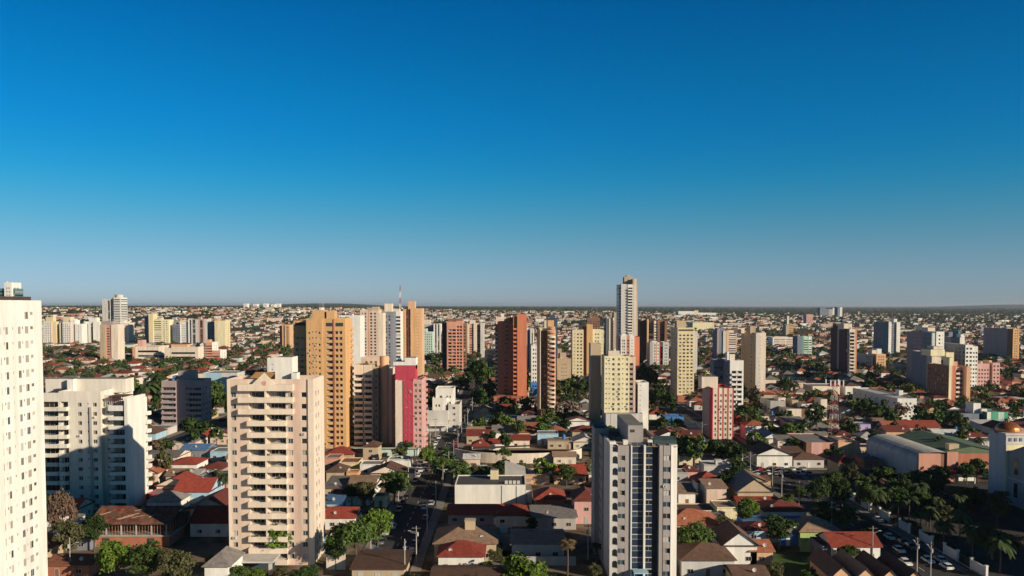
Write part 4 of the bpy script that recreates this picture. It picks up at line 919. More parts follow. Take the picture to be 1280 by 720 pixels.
far_tower('white tower with a bold grid of square black windows in the right cluster', 'the black grid tower', 630,
          [(1207, 1216, 431, 0, 42, 'white', 'w1:2', 'w1:8@bluegrey', dict(ww=1.7, wh=1.5)), (1216, 1222.5, 433, .5, 18, 'white', 'w1:2', 'b', dict(ww=1.2))], fh=3.1)
far_tower('blue grey tower with a white stair top behind the black grid tower', 'the blue grey tower', 770,
          [(1200, 1206, 422, 0, 42, 'white', 'b', 'b3@bluegrey b2@grey b3@bluegrey')], [(1186, 1198, 415, 24, 12, 'bluegrey'), (1198, 1201, 413, 10, 10, 'teal'), (1201, 1205, 418, 4, 8, 'white')])
far_tower('pink block of two halves right of the black grid tower', 'the pink twin block', 635,
          [(1222.5, 1237, 454.5, 0, 22, 'pink', 'w1:4', 'b'), (1237, 1241, 457, 4, 16, 'brown', 'b', 'b'), (1241, 1250, 453.5, 0, 22, 'pink', 'w1:2', 'b')], [(1236.5, 1240, 450.5, 5, 8, 'peach')], cat='apartment block', name='apartment_block')
far_tower('brown tower with orange yellow front edge, alone at the right of the photo', 'the brown and orange tower', 952,
          [(1266.5, 1274.5, 411, 0, 60, 'orange', 'b1 w3:2 b1', 'b3@mauve v2:2@mauve b4@mauve b2@brown')], [(1258, 1270, 409.5, 14, 10, 'tan')])
for i, (a, b, tp) in enumerate(((304.5, 309, 379.5), (316.5, 321.5, 380), (329, 334, 379.5), (338.5, 343.5, 380.5), (344.5, 349.5, 379.5))):
    t = far_tower(('first', 'second', 'third', 'fourth', 'fifth')[i] + ' from the left of five tiny white blocks on the far left ridge', 'the white ridge blocks', 3100 + 40 * i, [(a, b, tp, 0, 24, 'white', 'b1 w3:3 b1', 'b')], tanks=False)
    t.o['group'] = 'white blocks on the far ridge'

# ================================================================== OTHER LARGE BUILDINGS
# ---- lattice masts
def lattice(label, px, base_y, top, w0, w1, seg, Y=None, platform=True):
    Y = Y or yg(base_y); x = xat(px, Y, 10); z0 = ground(x, Y); z1 = zat(top, Y); h = z1 - z0
    t = thing('lattice_mast', label, 'radio mast', (x, Y, z0))
    mats = [wm('oldred'), wm('white')]
    for k in range(seg):
        a, b = k / seg, (k + 1) / seg; wa, wb = w0 + (w1 - w0) * a, w0 + (w1 - w0) * b; m = MB(); r = max(.05, .00012 * Y)
        ca = [(sx * wa, sy * wa, a * h) for sx, sy in ((-1, -1), (1, -1), (1, 1), (-1, 1))]; cb = [(sx * wb, sy * wb, b * h) for sx, sy in ((-1, -1), (1, -1), (1, 1), (-1, 1))]
        for i in range(4):
            j = (i + 1) % 4
            m.bar(ca[i], cb[i], r * 1.4); m.bar(cb[i], cb[j], r * .8); mid = [(p + q) / 2 for p, q in zip(ca[i], cb[i])]; mjd = [(p + q) / 2 for p, q in zip(ca[j], cb[j])]
            m.bar(ca[i], cb[j], r * .6); m.bar(ca[j], cb[i], r * .6)
        m.build(('red', 'white')[k % 2] + '_lattice_section', mats[k % 2], t)
    if platform:
        p = MB(); p.box(-3.2, 3.2, -3.2, 3.2, h * .93, h * .94); p.build('platform', mats[0], t)
        for i, (dx, dy) in enumerate(((-3, -3), (-1, -3), (1.2, -3), (3, -3), (-3, 3), (3, 3))):
            q = MB(); q.box(dx - .22, dx + .22, dy - .15, dy + .15, h * .92, h * 1.03); q.build('panel_antenna', wm('white'), t)
    lm(x, Y, 'the red and white lattice mast' if platform else 'the far lattice mast')
lattice('red and white lattice phone mast with panel antennas, standing among roofs on the right', 1042.5, 553, 477, 2.0, .75, 13)
lattice('thin distant red and white lattice mast poking above the horizon left of centre', 500.5, 400, 357, 2.2, .7, 9, Y=1500, platform=False)
lattice('tiny distant orange lattice mast near the horizon right of the blue towers', 1073, 400, 386, 1.8, .8, 5, Y=2500, platform=False)

# ---- church-like hall with copper dome, at the right edge
def dome_hall():
    Y = 271.0; z1 = zat(543, Y); xc = xat(1257, Y, 15)
    t = thing('domed_hall', 'big beige hall with a shiny copper dome at the right edge, flank in shade', 'church', (xc + 14, Y, 0))
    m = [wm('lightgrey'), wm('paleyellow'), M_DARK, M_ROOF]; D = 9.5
    mb = MB(); mb.box(-14, 8, 0, D, 0, z1 - .3, 0, 3); mb.box(-14.35, 8.3, -.35, D + .3, z1 - .3, z1 + .35, 0); mb.box(-14.2, 8.2, -.22, D + .2, z1 - 3.4, z1 - 3.0, 0)
    mb.build('wall', m, t)
    mb = MB(); mb.box(-13.98, 8, -.12, -.004, 0, z1 - 3.4); mb.build('front_wall', wm('paleyellow'), t)
    for k in range(12):
        b = MB(); b.box(-.4, .4, -.1, .1, -.55, .55); b.build('frieze_panel', wm('bluegrey'), t, (-12.6 + k * 1.75, -.1, z1 - 1.7))
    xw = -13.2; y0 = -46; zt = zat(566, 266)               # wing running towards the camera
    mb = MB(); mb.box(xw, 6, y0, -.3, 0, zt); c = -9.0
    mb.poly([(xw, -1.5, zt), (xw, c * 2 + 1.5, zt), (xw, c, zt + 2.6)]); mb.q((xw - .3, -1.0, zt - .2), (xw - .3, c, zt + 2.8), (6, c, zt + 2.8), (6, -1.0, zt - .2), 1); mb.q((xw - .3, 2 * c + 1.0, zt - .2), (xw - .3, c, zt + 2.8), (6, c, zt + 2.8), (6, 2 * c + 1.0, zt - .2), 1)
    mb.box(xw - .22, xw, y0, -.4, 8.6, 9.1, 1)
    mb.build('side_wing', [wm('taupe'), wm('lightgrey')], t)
    for (c_, a, b_) in ((-4.5, 10.5, zt - 2), (-4.5, 3, 7.6), (-10.5, 10.5, zt - 1), (-10.5, 3, 7.6), (-17, 10.5, zt - 2), (-17, 3, 7.6)):
        b = MB(); b.box(xw - .06, xw + .05, c_ - 1.0, c_ + 1.0, a, b_); b.build('tall_window', GL[0], t)
    dx, dy = xat(1260, Y + 5, z1) - (xc + 14), 5.0; r = 3.9
    mb = MB(); mb.cyl(dx, dy, z1 - .3, z1 + .7, r + .25, k=28); mb.build('drum', wm('brick'), t)
    mb = MB(); K = 28; N = 8
    rg = lambda j: (r * math.cos(j / N * math.pi / 2), z1 + .7 + r * .72 * math.sin(j / N * math.pi / 2))
    for j in range(N):
        (r0, h0), (r1, h1) = rg(j), rg(j + 1)
        for i in range(K):
            a, b = 2 * math.pi * i / K, 2 * math.pi * (i + 1) / K
            mb.q((dx + r0 * math.cos(a), dy + r0 * math.sin(a), h0), (dx + r0 * math.cos(b), dy + r0 * math.sin(b), h0), (dx + r1 * math.cos(b), dy + r1 * math.sin(b), h1), (dx + r1 * math.cos(a), dy + r1 * math.sin(a), h1))
    mb.build('dome', mat('copper', (.62, .20, .07), .33, .25, 1.2, metal=.7), t, smooth=False)
    mb = MB(); mb.cyl(dx, dy, z1 + .6 + r * .72, z1 + 1.6 + r * .72, .3, .1, 8); mb.build('finial', wm('tan'), t)
    reserve(xc, xc + 40, 222, 282); lm(xc + 8, 260, 'the domed hall')
    BLOCKERS.append((1240, 1280, 545, 640, 262))
dome_hall()

# ---- long vaulted shed
def vault_shed():
    xa, xb = 150.0, 165.5; y0, y1 = 306.0, 350.0
    t = thing('vaulted_shed', 'long shed with a curved grey metal roof and orange brick front beside the car park', 'warehouse', ((xa + xb) / 2, y0, 0))
    w_ = (xb - xa) / 2; hw = 7.2; rise = 3.6; N = 12
    pr = [(-w_ * math.cos(math.pi * i / N), hw + rise * math.sin(math.pi * i / N) ** .9) for i in range(N + 1)]
    mb = MB()
    for i in range(N):
        (a, h0), (b, h1) = pr[i], pr[i + 1]; mb.q((a, 0, h0), (b, 0, h1), (b, y1 - y0, h1), (a, y1 - y0, h0))
    for k in range(1, 12):
        yy = (y1 - y0) * k / 12
        for i in range(N):
            (a, h0), (b, h1) = pr[i], pr[i + 1]; mb.q((a, yy, h0 + .06), (b, yy, h1 + .06), (b, yy + .25, h1 + .06), (a, yy + .25, h0 + .06))
    mb.build('vault_roof', mat('metal_sheet', (.56, .52, .46), .7, .3, .3, True), t, smooth=False)
    mb = MB(); mb.box(-w_ - .0, -w_ + .25, .02, y1 - y0, 0, hw + .05); mb.box(w_ - .25, w_, .02, y1 - y0, 0, hw + .05); mb.poly([(a, y1 - y0 - .1, h) for a, h in pr] + [(w_, y1 - y0 - .1, 0), (-w_, y1 - y0 - .1, 0)]); mb.build('wall', wm('lightgrey'), t)
    mb = MB(); mb.box(-w_ + .1, -w_ + 8.2, -1.2, .0, 0, hw + 3.2); mb.box(-w_ + 10.6, w_ - .9, -1.2, .0, 0, hw + 3.8); mb.build('brick_front', wm('salmon'), t)
    mb = MB(); mb.box(-w_ + 8.2, -w_ + 10.6, -.6, .0, 0, hw + 3.0); mb.build('recessed_entrance', wm('brown'), t)
    mb = MB(); mb.box(-w_ + 6, w_ + 6, -5, -1.25, 3.6, 4.3, 0)
    for k in range(4): mb.box(-w_ + 6.4 + k * 6.2, -w_ + 6.8 + k * 6.2, -4.8, -4.4, 0, 3.6, 1)
    mb.build('red_canopy', [wm('red'), wm('lightgrey')], t)
    reserve(xa - 2, xb + 8, y0 - 8, y1 + 2); lm(xa, y0, 'the vaulted shed')
vault_shed()
def green_hall():
    xa, xb, y0, y1 = 170, 198, 330, 372
    t = thing('sports_hall', 'dull green roofed hall between the vaulted shed and the domed hall', 'warehouse', (184, y0, 0))
    mb = MB(); mb.box(-15, 15, 0, y1 - y0, 0, 6.0); mb.build('wall', wm('brick'), t)
    mb = MB(); m = mat('green_sheet', (.10, .14, .08), .7, .3, .3)
    mb.q((-15.4, -.5, 6.0), (0, -.5, 9), (0, y1 - y0 + .5, 9), (-15.4, y1 - y0 + .5, 6.0)); mb.q((15.4, -.5, 6.0), (0, -.5, 9), (0, y1 - y0 + .5, 9), (15.4, y1 - y0 + .5, 6.0)); mb.tri((-15, 0, 6.0), (15, 0, 6.0), (0, 0, 8.9))
    mb.build('roof', m, t); mb = MB(); mb.box(-9, -5, 1, 4, 7, 9.6); mb.build('roof_vent', wm('tan'), t)
    reserve(xa, xb, y0, y1, 2)
green_hall()

def simple(name, label, cat, px0, px1, top, Y, dep, wall, front='b', side='b', roofm=None, fh=3.2, par=.5, boxes=(), short=None, **kw):
    z1 = zat(top, Y); x0, x1 = xat(px0, Y, z1), xat(px1, Y, z1); zg = ground((x0 + x1) / 2, Y)
    t = Tower(name, label, cat, (x0 + x1) / 2, Y, zg)
    t.vol(x0, x1, Y, Y + dep, zg - (1 if zg else 0), z1, wall, front, side, fh=fh, sep=True, top=.4, par=par, roofm=roofm, **kw)
    for (a, b, tp, dy, dd, col) in boxes: z = zat(tp, Y + dy); t.block('roof_box', xat(a, Y + dy, z), xat(b, Y + dy, z), Y + dy, Y + dy + dd, z1 - par - .1, z, wm(col), M_ROOF)
    t.done()
    if short: lm((x0 + x1) / 2, Y, short)
    return t
# low flats behind the lattice mast
simple('apartment_block', 'low beige three storey flats with ribbon windows in front of the tall slab tower', 'apartment block', 983, 1050, 511, 462, 26, 'cream', 'b2@grey b1 w7:3 b1 R5@brown b1 w6:2 b.5 w5:2 b1 R4@brown b.6 R5', 'w1:4', boxes=((1002, 1012, 505, 6, 8, 'white'), (1026, 1034, 499, 10, 10, 'cream'), (990, 998, 500, 14, 10, 'tan')), short='the low beige flats', fh=3.4)
simple('apartment_block', 'grey shaded annex of flats left of the low beige flats', 'apartment block', 963, 982, 501, 476, 20, 'grey', 'b1 w4:2 b1', 'w1:3', fh=3.2, boxes=((973, 982, 497, 5, 8, 'cream'),))
simple('warehouse', 'low white hall with a long pale parapet left of the tall dark mast', 'warehouse', 1016, 1050, 482.5, 600, 20, 'cream', 'b', 'b', roofm=rm('rgrey'))
t = simple('office_building', 'low white office block with shaded long flank and white roof turret behind trees', 'office building', 1122, 1146, 498, 470, 62, 'white', 'b3 w4:2 b2', 'w1:8', roofm=rm('rwhite'), fh=3.6, boxes=((1124, 1129, 488, 18, 5, 'white'),), short='the low white office')
simple('office_building', 'low grey white building with dark windows beside the green signed shop', 'office building', 1201, 1224, 517, 450, 20, 'bluegrey', 'b1 w8:3 b1', 'w1:3', fh=3.4, boxes=((1217, 1226, 504, 4, 8, 'white'), (1227, 1234, 511, 2, 6, 'white')), short='the bluish low office')
simple('shop', 'bright green shop front with a white door surround and pale panel', 'shop', 1234, 1260, 515, 448, 14, 'green', 'b2@white b4 b3@mint b2', 'b', fh=5, short='the green shop')
simple('warehouse', 'pale flat roofed warehouse in front of the narrow left houses at the far right', 'warehouse', 1100, 1124, 467, 830, 26, 'lightgrey', 'b', 'b', roofm=rm('rwhite'))
# the white warehouse in the middle foreground
t = simple('warehouse', 'long white walled warehouse with dark flat roof behind the red roofs in the bottom middle', 'warehouse', 568.5, 657, 606, 270, 16, 'white', 'b1 b1 b1', 'b', roofm=rm('rdark'), par=.35, short='the white warehouse')
def wh_extra(t):
    for px0, px1, tp, dy, dep, col, zb in ((613, 623, 588, 10, 3.2, 'yellow', 6), (657.5, 665, 613, 1, 10, 'white', 0)):
        z = zat(tp, 270 + dy); t.block('side_block' if zb == 0 else 'water_tower', xat(px0, 270 + dy, z), xat(px1, 270 + dy, z), 270 + dy, 270 + dy + dep, zb, z, wm(col), M_ROOF)
    mb = MB(); x0, x1 = xat(631, 286, 8) - t.x, xat(657, 286, 8) - t.x
    mb.q((x0, 16.5, 9.6), (x1, 16.5, 7.4), (x1, 26, 7.4), (x0, 26, 9.6)); mb.q((x0, 16.5, 0), (x1, 16.5, 0), (x1, 16.5, 7.4), (x0, 16.5, 9.6)); mb.build('sloping_annex', wm('grey'), t.o)
    mb = MB()
    for px in (627, 645.5): mb.box(xat(px, 270, 5) - t.x - .07, xat(px, 270, 5) - t.x + .07, -.12, -.01, 0, zat(607, 270)); 
    mb.build('downpipe', M_DARK, t.o)
    for k in range(4): mb = MB(); q = xat(633 + 5 * k, 274, 8) - t.x; mb.box(q - .5, q + .5, 3, 4, zat(607, 270) - .4, zat(607, 270) + .9); mb.build('air_conditioner', wm('lightgrey'), t.o)
wh_extra(t)
# round walled depot
def round_depot():
    Y = 340.0; cx = xat(648, Y, 3); r = 28; t = thing('curved_depot', 'low building with a long curved white wall and dark sunken roof in the middle ground', 'depot', (cx, Y, 0))
    mb = MB(); N = 26
    A = [(r * math.cos(a), 17 * math.sin(a)) for a in [math.pi * (1.08 + .84 * i / N) for i in range(N + 1)]]
    h = 4.2
    for i in range(N):
        a, b = A[i], A[i + 1]; ai, bi = (a[0] * .98, a[1] * .98 + .1), (b[0] * .98, b[1] * .98 + .1)
        mb.q((a[0], a[1] + 17, 0), (b[0], b[1] + 17, 0), (b[0], b[1] + 17, h), (a[0], a[1] + 17, h)); mb.q((a[0], a[1] + 17, h), (b[0], b[1] + 17, h), (bi[0], bi[1] + 17, h), (ai[0], ai[1] + 17, h)); mb.q((ai[0], ai[1] + 17, h), (bi[0], bi[1] + 17, h), (bi[0], bi[1] + 17, 0), (ai[0], ai[1] + 17, 0))
    mb.build('wall', wm('cream'), t)
    mb = MB(); mb.poly([(p[0] * .97, p[1] * .97 + 17, h - .9) for p in A]); mb.poly([(p[0] * .97, p[1] * .97 + 17, h - .9) for p in A][::-1])
    mb.q((-r * .7, 12, h - .4), (r * .2, 14, h + .6), (r * .2, 20, h + .2), (-r * .7, 18, h - .4)); mb.build('roof', rm('rbrown'), t)
    reserve(cx - r, cx + r, Y - 1, Y + 20, 0); lm(cx, Y, 'the curved depot')
round_depot()
# white villa left of the street
def villa():
    Y = 428.0; f = lambda px: xat(px, Y, 5)
    t = Tower('white_villa', 'large pale villa of stacked flat storeys, between the crimson tower and the street', 'villa', f(552), Y, 0)
    t.vol(f(534), f(560), Y, Y + 10, 0, zat(513, Y), 'lightgrey', 'b1', 'b')
    t.vol(f(540), f(558), Y + 3, Y + 14, 0, zat(498, Y), 'white', 'b1 w3:2 b3', 'w1:2', fh=3.2, sep=True, zb=5, top=.4)
    t.vol(f(543), f(566), Y + 8, Y + 20, 0, zat(487, Y), 'white', 'b1 w2:1 b1 w2:2 b1', 'w1:3', fh=3.2, sep=True, zb=9, top=.6)
    t.vol(f(560), f(574), Y + 2, Y + 22, 0, zat(506, Y), 'lightgrey', 'b1 w2:1 b1', 'w1:3', fh=3.2, sep=True, top=.4)
    mb = MB(); mb.box(f(533) - t.x, f(561) - t.x, -3, -.02, 3.2, 3.7); mb.box(f(534) - t.x, f(535) - t.x, -2.8, -2.4, 0, 3.2); mb.box(f(559) - t.x, f(560) - t.x, -2.8, -2.4, 0, 3.2); mb.build('porch', wm('white'), t.o)
    t.done(); lm(f(552), Y, 'the stacked pale villa')
villa()
# long teal-edged flat roofs behind the cream tower
simple('commercial_building', 'long low pale building with a turquoise fascia behind the cream tower', 'commercial building', 254, 296, 466, 560, 20, 'lightgrey', 'b1@mint b6@sky b6', 'b', roofm=rm('rgrey'), short='the turquoise fascia building')
simple('commercial_building', 'white two storey building with stepped top left of the big orange tower', 'commercial building', 334, 357, 447.5, 520, 16, 'white', 'b1 v5:3 b1', 'b', boxes=((339, 350, 443, 5, 6, 'cream'),), short='the stepped white building')
simple('commercial_building', 'pale shop row with a long turquoise parapet below the balcony flats', 'shop', 432, 522, 562.5, 358, 6, 'mint', 'b', 'b', par=.3, short='the turquoise parapet shops')
simple('commercial_building', 'long white low building below the slim brown tower with blue roof sheets', 'commercial building', 607, 640, 522.5, 455, 12, 'white', 'b', 'b', roofm=rm('rwhite'), par=.3, short='the blue sheet roof building')
simple('commercial_building', 'low shed with blue sheeting right of the white low building', 'commercial building', 640, 671, 523, 456, 12, 'sky', 'b', 'b', roofm=rm('rblue'), par=.3)
simple('shop', 'bright blue fronted shop near the yellow beige tower', 'shop', 831, 855, 521, 452, 12, 'blue', 'b', 'b', roofm=rm('rblue'), par=.3, short='the blue shop')
simple('shop', 'white low shop with red roof edge right of the bright blue shop', 'shop', 846, 878, 534, 420, 14, 'white', 'b1 b4@cream b1', 'b', roofm=rm('rwhite'), par=.3)
simple('house', 'orange fronted building with battlement steps behind the lattice mast foot', 'commercial building', 1048, 1075, 553, 352, 18, 'peach', 'b1 v3:2 b1', 'b', boxes=((1048, 1056, 550, 2, 12, 'salmon'), (1066, 1072, 552.5, 3, 5, 'orange')), short='the stepped orange building')
simple('warehouse', 'grey flat roofed hall with a pink front wall left of the stepped orange building', 'warehouse', 1008, 1047, 553, 354, 26, 'pink', 'b1@brown b2 b3@salmon', 'b1', left='b@brown', roofm=rm('rgrey'), par=.4)
simple('warehouse', 'low far shed with pale yellow walls near the horizon right of the tallest tower', 'warehouse', 866, 893, 403, 1900, 60, 'paleyellow', 'b1 b6 b1@yellow', 'b', par=.3)
simple('stadium', 'long white distant hall on the horizon strip, right of the tallest tower', 'warehouse', 848, 868, 389, 3300, 60, 'white', 'b', 'b', par=.3)
simple('stadium', 'white distant hall with a cream block at its left end, near the horizon', 'warehouse', 868, 895, 391, 3300, 60, 'white', 'b1@cream b6', 'b', par=.3, boxes=((868, 873, 388, 1, 30, 'cream'),))
# ================================================================== HOUSES
HG = 'low houses of the city'
AUTO = []      # (object, px, py, Y, description) labelled at the end from their surroundings
def roof_mesh(mb, w, d, h, kind, rh, mi, wi, ov=.55, th=.16):
    """roof over a w x d body (x from -w/2, y from 0); kinds: hip, gx (ridge along x), gy (ridge along y), flat, shed"""
    x0, x1, y0, y1 = -w / 2 - ov, w / 2 + ov, -ov, d + ov; z = h; zt = h + th
    def eave():
        mb.q((x0, y0, z), (x1, y0, z), (x1, y0, zt), (x0, y0, zt), mi); mb.q((x1, y0, z), (x1, y1, z), (x1, y1, zt), (x1, y0, zt), mi)
        mb.q((x1, y1, z), (x0, y1, z), (x0, y1, zt), (x1, y1, zt), mi); mb.q((x0, y1, z), (x0, y0, z), (x0, y0, zt), (x0, y1, zt), mi); mb.q((x0, y0, z), (x0, y1, z), (x1, y1, z), (x1, y0, z), mi)
    W, D = x1 - x0, y1 - y0; cx, cy = 0, (y0 + y1) / 2
    if kind == 'hip':
        eave(); zr = zt + rh
        if W >= D:
            a, b = (x0 + D / 2, cy, zr), (x1 - D / 2, cy, zr)
            mb.q((x0, y0, zt), (x1, y0, zt), b, a, mi); mb.q((x1, y1, zt), (x0, y1, zt), a, b, mi); mb.tri((x1, y0, zt), (x1, y1, zt), b, mi); mb.tri((x0, y1, zt), (x0, y0, zt), a, mi)
        else:
            a, b = (cx, y0 + W / 2, zr), (cx, y1 - W / 2, zr)
            mb.tri((x0, y0, zt), (x1, y0, zt), a, mi); mb.q((x1, y0, zt), (x1, y1, zt), b, a, mi); mb.tri((x1, y1, zt), (x0, y1, zt), b, mi); mb.q((x0, y1, zt), (x0, y0, zt), a, b, mi)
    elif kind == 'gx':
        eave(); zr = zt + rh
        mb.q((x0, y0, zt), (x1, y0, zt), (x1, cy, zr), (x0, cy, zr), mi); mb.q((x1, y1, zt), (x0, y1, zt), (x0, cy, zr), (x1, cy, zr), mi)
        for x in (-w / 2, w / 2): mb.tri((x, 0, zt), (x, d, zt), (x, cy, zr - .12), wi)
    elif kind == 'gy':
        eave(); zr = zt + rh
        mb.q((x0, y1, zt), (x0, y0, zt), (cx, y0, zr), (cx, y1, zr), mi); mb.q((x1, y0, zt), (x1, y1, zt), (cx, y1, zr), (cx, y0, zr), mi)
        for y in (0, d): mb.tri((-w / 2, y, zt), (w / 2, y, zt), (cx, y, zr - .12), wi)
    elif kind == 'shed':
        mb.q((x0, y0, z), (x1, y0, z), (x1, y1, z + rh), (x0, y1, z + rh), mi); mb.q((x0, y0, zt), (x1, y0, zt), (x1, y1, zt + rh), (x0, y1, zt + rh), mi)
        mb.q((x0, y0, z), (x1, y0, z), (x1, y0, zt), (x0, y0, zt), mi); mb.q((x0, y0, z), (x0, y1, z + rh), (x0, y1, zt + rh), (x0, y0, zt), mi); mb.q((x1, y0, z), (x1, y1, z + rh), (x1, y1, zt + rh), (x1, y0, zt), mi)
        for x in (-w / 2, w / 2): mb.tri((x, 0, h), (x, d, h), (x, d, h + rh * .96), wi)
        mb.q((-w / 2, d, h), (w / 2, d, h), (w / 2, d, h + rh * .96), (-w / 2, d, h + rh * .96), wi)
    else:                                                    # flat, with parapet
        t = .2; zp = h + .30; X0, X1 = -w / 2, w / 2
        mb.q((X0 + t, t, h), (X1 - t, t, h), (X1 - t, d - t, h), (X0 + t, d - t, h), mi)
        for (a, b, c, e) in ((X0, X1, 0, t), (X0, X1, d - t, d), (X0, X0 + t, t, d - t), (X1 - t, X1, t, d - t)): mb.box(a, b, c, e, h - .0, zp, wi)
DOOR = {}
def doormesh(c):
    if c not in DOOR:
        mb = MB(); mb.box(0, .95, -.04, .02, 0, 2.1, 0); mb.box(-.08, 0, -.06, .02, 0, 2.18, 1); mb.box(.95, 1.03, -.06, .02, 0, 2.18, 1); mb.box(0, .95, -.06, .02, 2.1, 2.18, 1); DOOR[c] = mb.mesh('door', [mat('door_' + c, WALL[c], .6, .1), M_FRAME])
    return DOOR[c]
DISH = []
def dishmesh():
    if not DISH:
        mb = MB(); mb.bar((0, 0, -.3), (0, 0, .6), .04); k = 10
        ring = lambda r, dep: [(r * math.cos(6.283 * i / k), -.1 - dep * .6, .7 + r * math.sin(6.283 * i / k) + dep * .25) for i in range(k)]
        A, B = ring(.18, 0), ring(.5, .2); mb.poly(A)
        for i in range(k): mb.q(A[i], A[(i + 1) % k], B[(i + 1) % k], B[i])
        mb.bar((0, -.1, .7), (0, -.55, .75), .02); DISH.append(mb.mesh('satellite_dish', [wm('lightgrey')]))
    return DISH[0]
rH = random.Random(11)
def house(x, y, w, d, h, wall, roof, rcol, rh=1.8, label=None, detail=2, annex=None, name='house', cat='house', group=HG, z=0.0, rz=0.0, floors=1, chimney=False, tank=False, tower=None, rnd=rH):
    t = thing(name, label or '', cat, (x, y, z), group, rz)
    W = wm(wall); RM = rm(rcol)
    mb = MB(); mb.box(-w / 2, w / 2, 0, d, -.3, h - (.12 if roof == 'flat' else .01)); mb.build('wall', W, t)
    mb = MB(); roof_mesh(mb, w, d, h, roof, rh, 0, 1); rfo = mb.build('roof', [RM, W], t)
    if annex:
        aw, ad, ah, side, acol, akind = annex
        ax = side * (w / 2 + aw / 2 + .0); mb = MB(); mb.box(ax - aw / 2, ax + aw / 2, d - ad, d - .01, -.3, ah); mb.build('side_wing', W, t)
        mb = MB(); roof_mesh(mb, aw - .01, ad, ah, akind, .9, 0, 1, .3); mb.build('side_roof', [rm(acol), W], t, (ax, d - ad, 0))
    if detail >= 2:
        n = max(1, int(w / 3.6)); v = rnd.choices(range(5), GLW)[0]
        dj = rnd.randrange(n + 1)
        for f_ in range(floors):
            for i in range(n):
                px_ = -w / 2 + w * (i + .5) / n
                if f_ == 0 and i == dj: link('door', doormesh(rnd.choice(['brown', 'white', 'grey', 'crimson'])), t, (px_ - .5, -.02, 0)); continue
                link('window', winmesh(1.4, 1.1, v), t, (px_ - .7, -.03, 1.0 + 2.9 * f_))
            m = max(1, int(d / 4.5))
            for i in range(m):
                yy = d * (i + .5) / m
                if x > 0: link('window', winmesh(1.2, 1.1, v), t, (-w / 2 - .03, yy + .6, 1.0 + 2.9 * f_), -math.pi / 2)
                else: link('window', winmesh(1.2, 1.1, v), t, (w / 2 + .03, yy - .6, 1.0 + 2.9 * f_), math.pi / 2)
    if tower:                                              # raised tank house on the roof
        tx, ty, tw_, th_ = tower; mb = MB(); mb.box(tx - tw_ / 2, tx + tw_ / 2, ty, ty + tw_, h - .1, h + th_); mb.box(tx - tw_ / 2 - .15, tx + tw_ / 2 + .15, ty - .15, ty + tw_ + .15, h + th_, h + th_ + .15); mb.build('tank_house', W, rfo)
    if tank:
        mb = MB(); mb.cyl(w * .2, d * .75, h, h + 1.9, .8, .75, 10); mb.cyl(w * .2, d * .75, h + 1.9, h + 2.1, .75, .2, 10); mb.build('water_tank', M_TANK if rnd.random() < .6 else wm('lightgrey'), rfo)
    if chimney:
        mb = MB(); mb.box(w * .25 - .3, w * .25 + .3, d * .4, d * .4 + .6, h, h + rh + .9); mb.build('chimney', wm('brick'), rfo)
    if detail >= 2 and rnd.random() < .45:                     # satellite dish
        link('satellite_dish', dishmesh(), rfo, (rnd.uniform(-.3, .3) * w, d * .15, h + (.3 if roof == 'flat' else .5)))
    c_, s_ = abs(math.cos(rz)), abs(math.sin(rz)); reserve(x - w / 2, x + w / 2, y, y + d, .8)
    return t
def hp(px0, px1, yb, h, d, wall, roof, rcol, rh=1.8, label=None, **kw):
    """a house whose front wall stands on picture row yb between columns px0 and px1"""
    Y = yg(yb); x0, x1 = xat(px0, Y, 0), xat(px1, Y, 0)
    t = house((x0 + x1) / 2, Y, x1 - x0, d, h, wall, roof, rcol, rh, label, **kw)
    return t
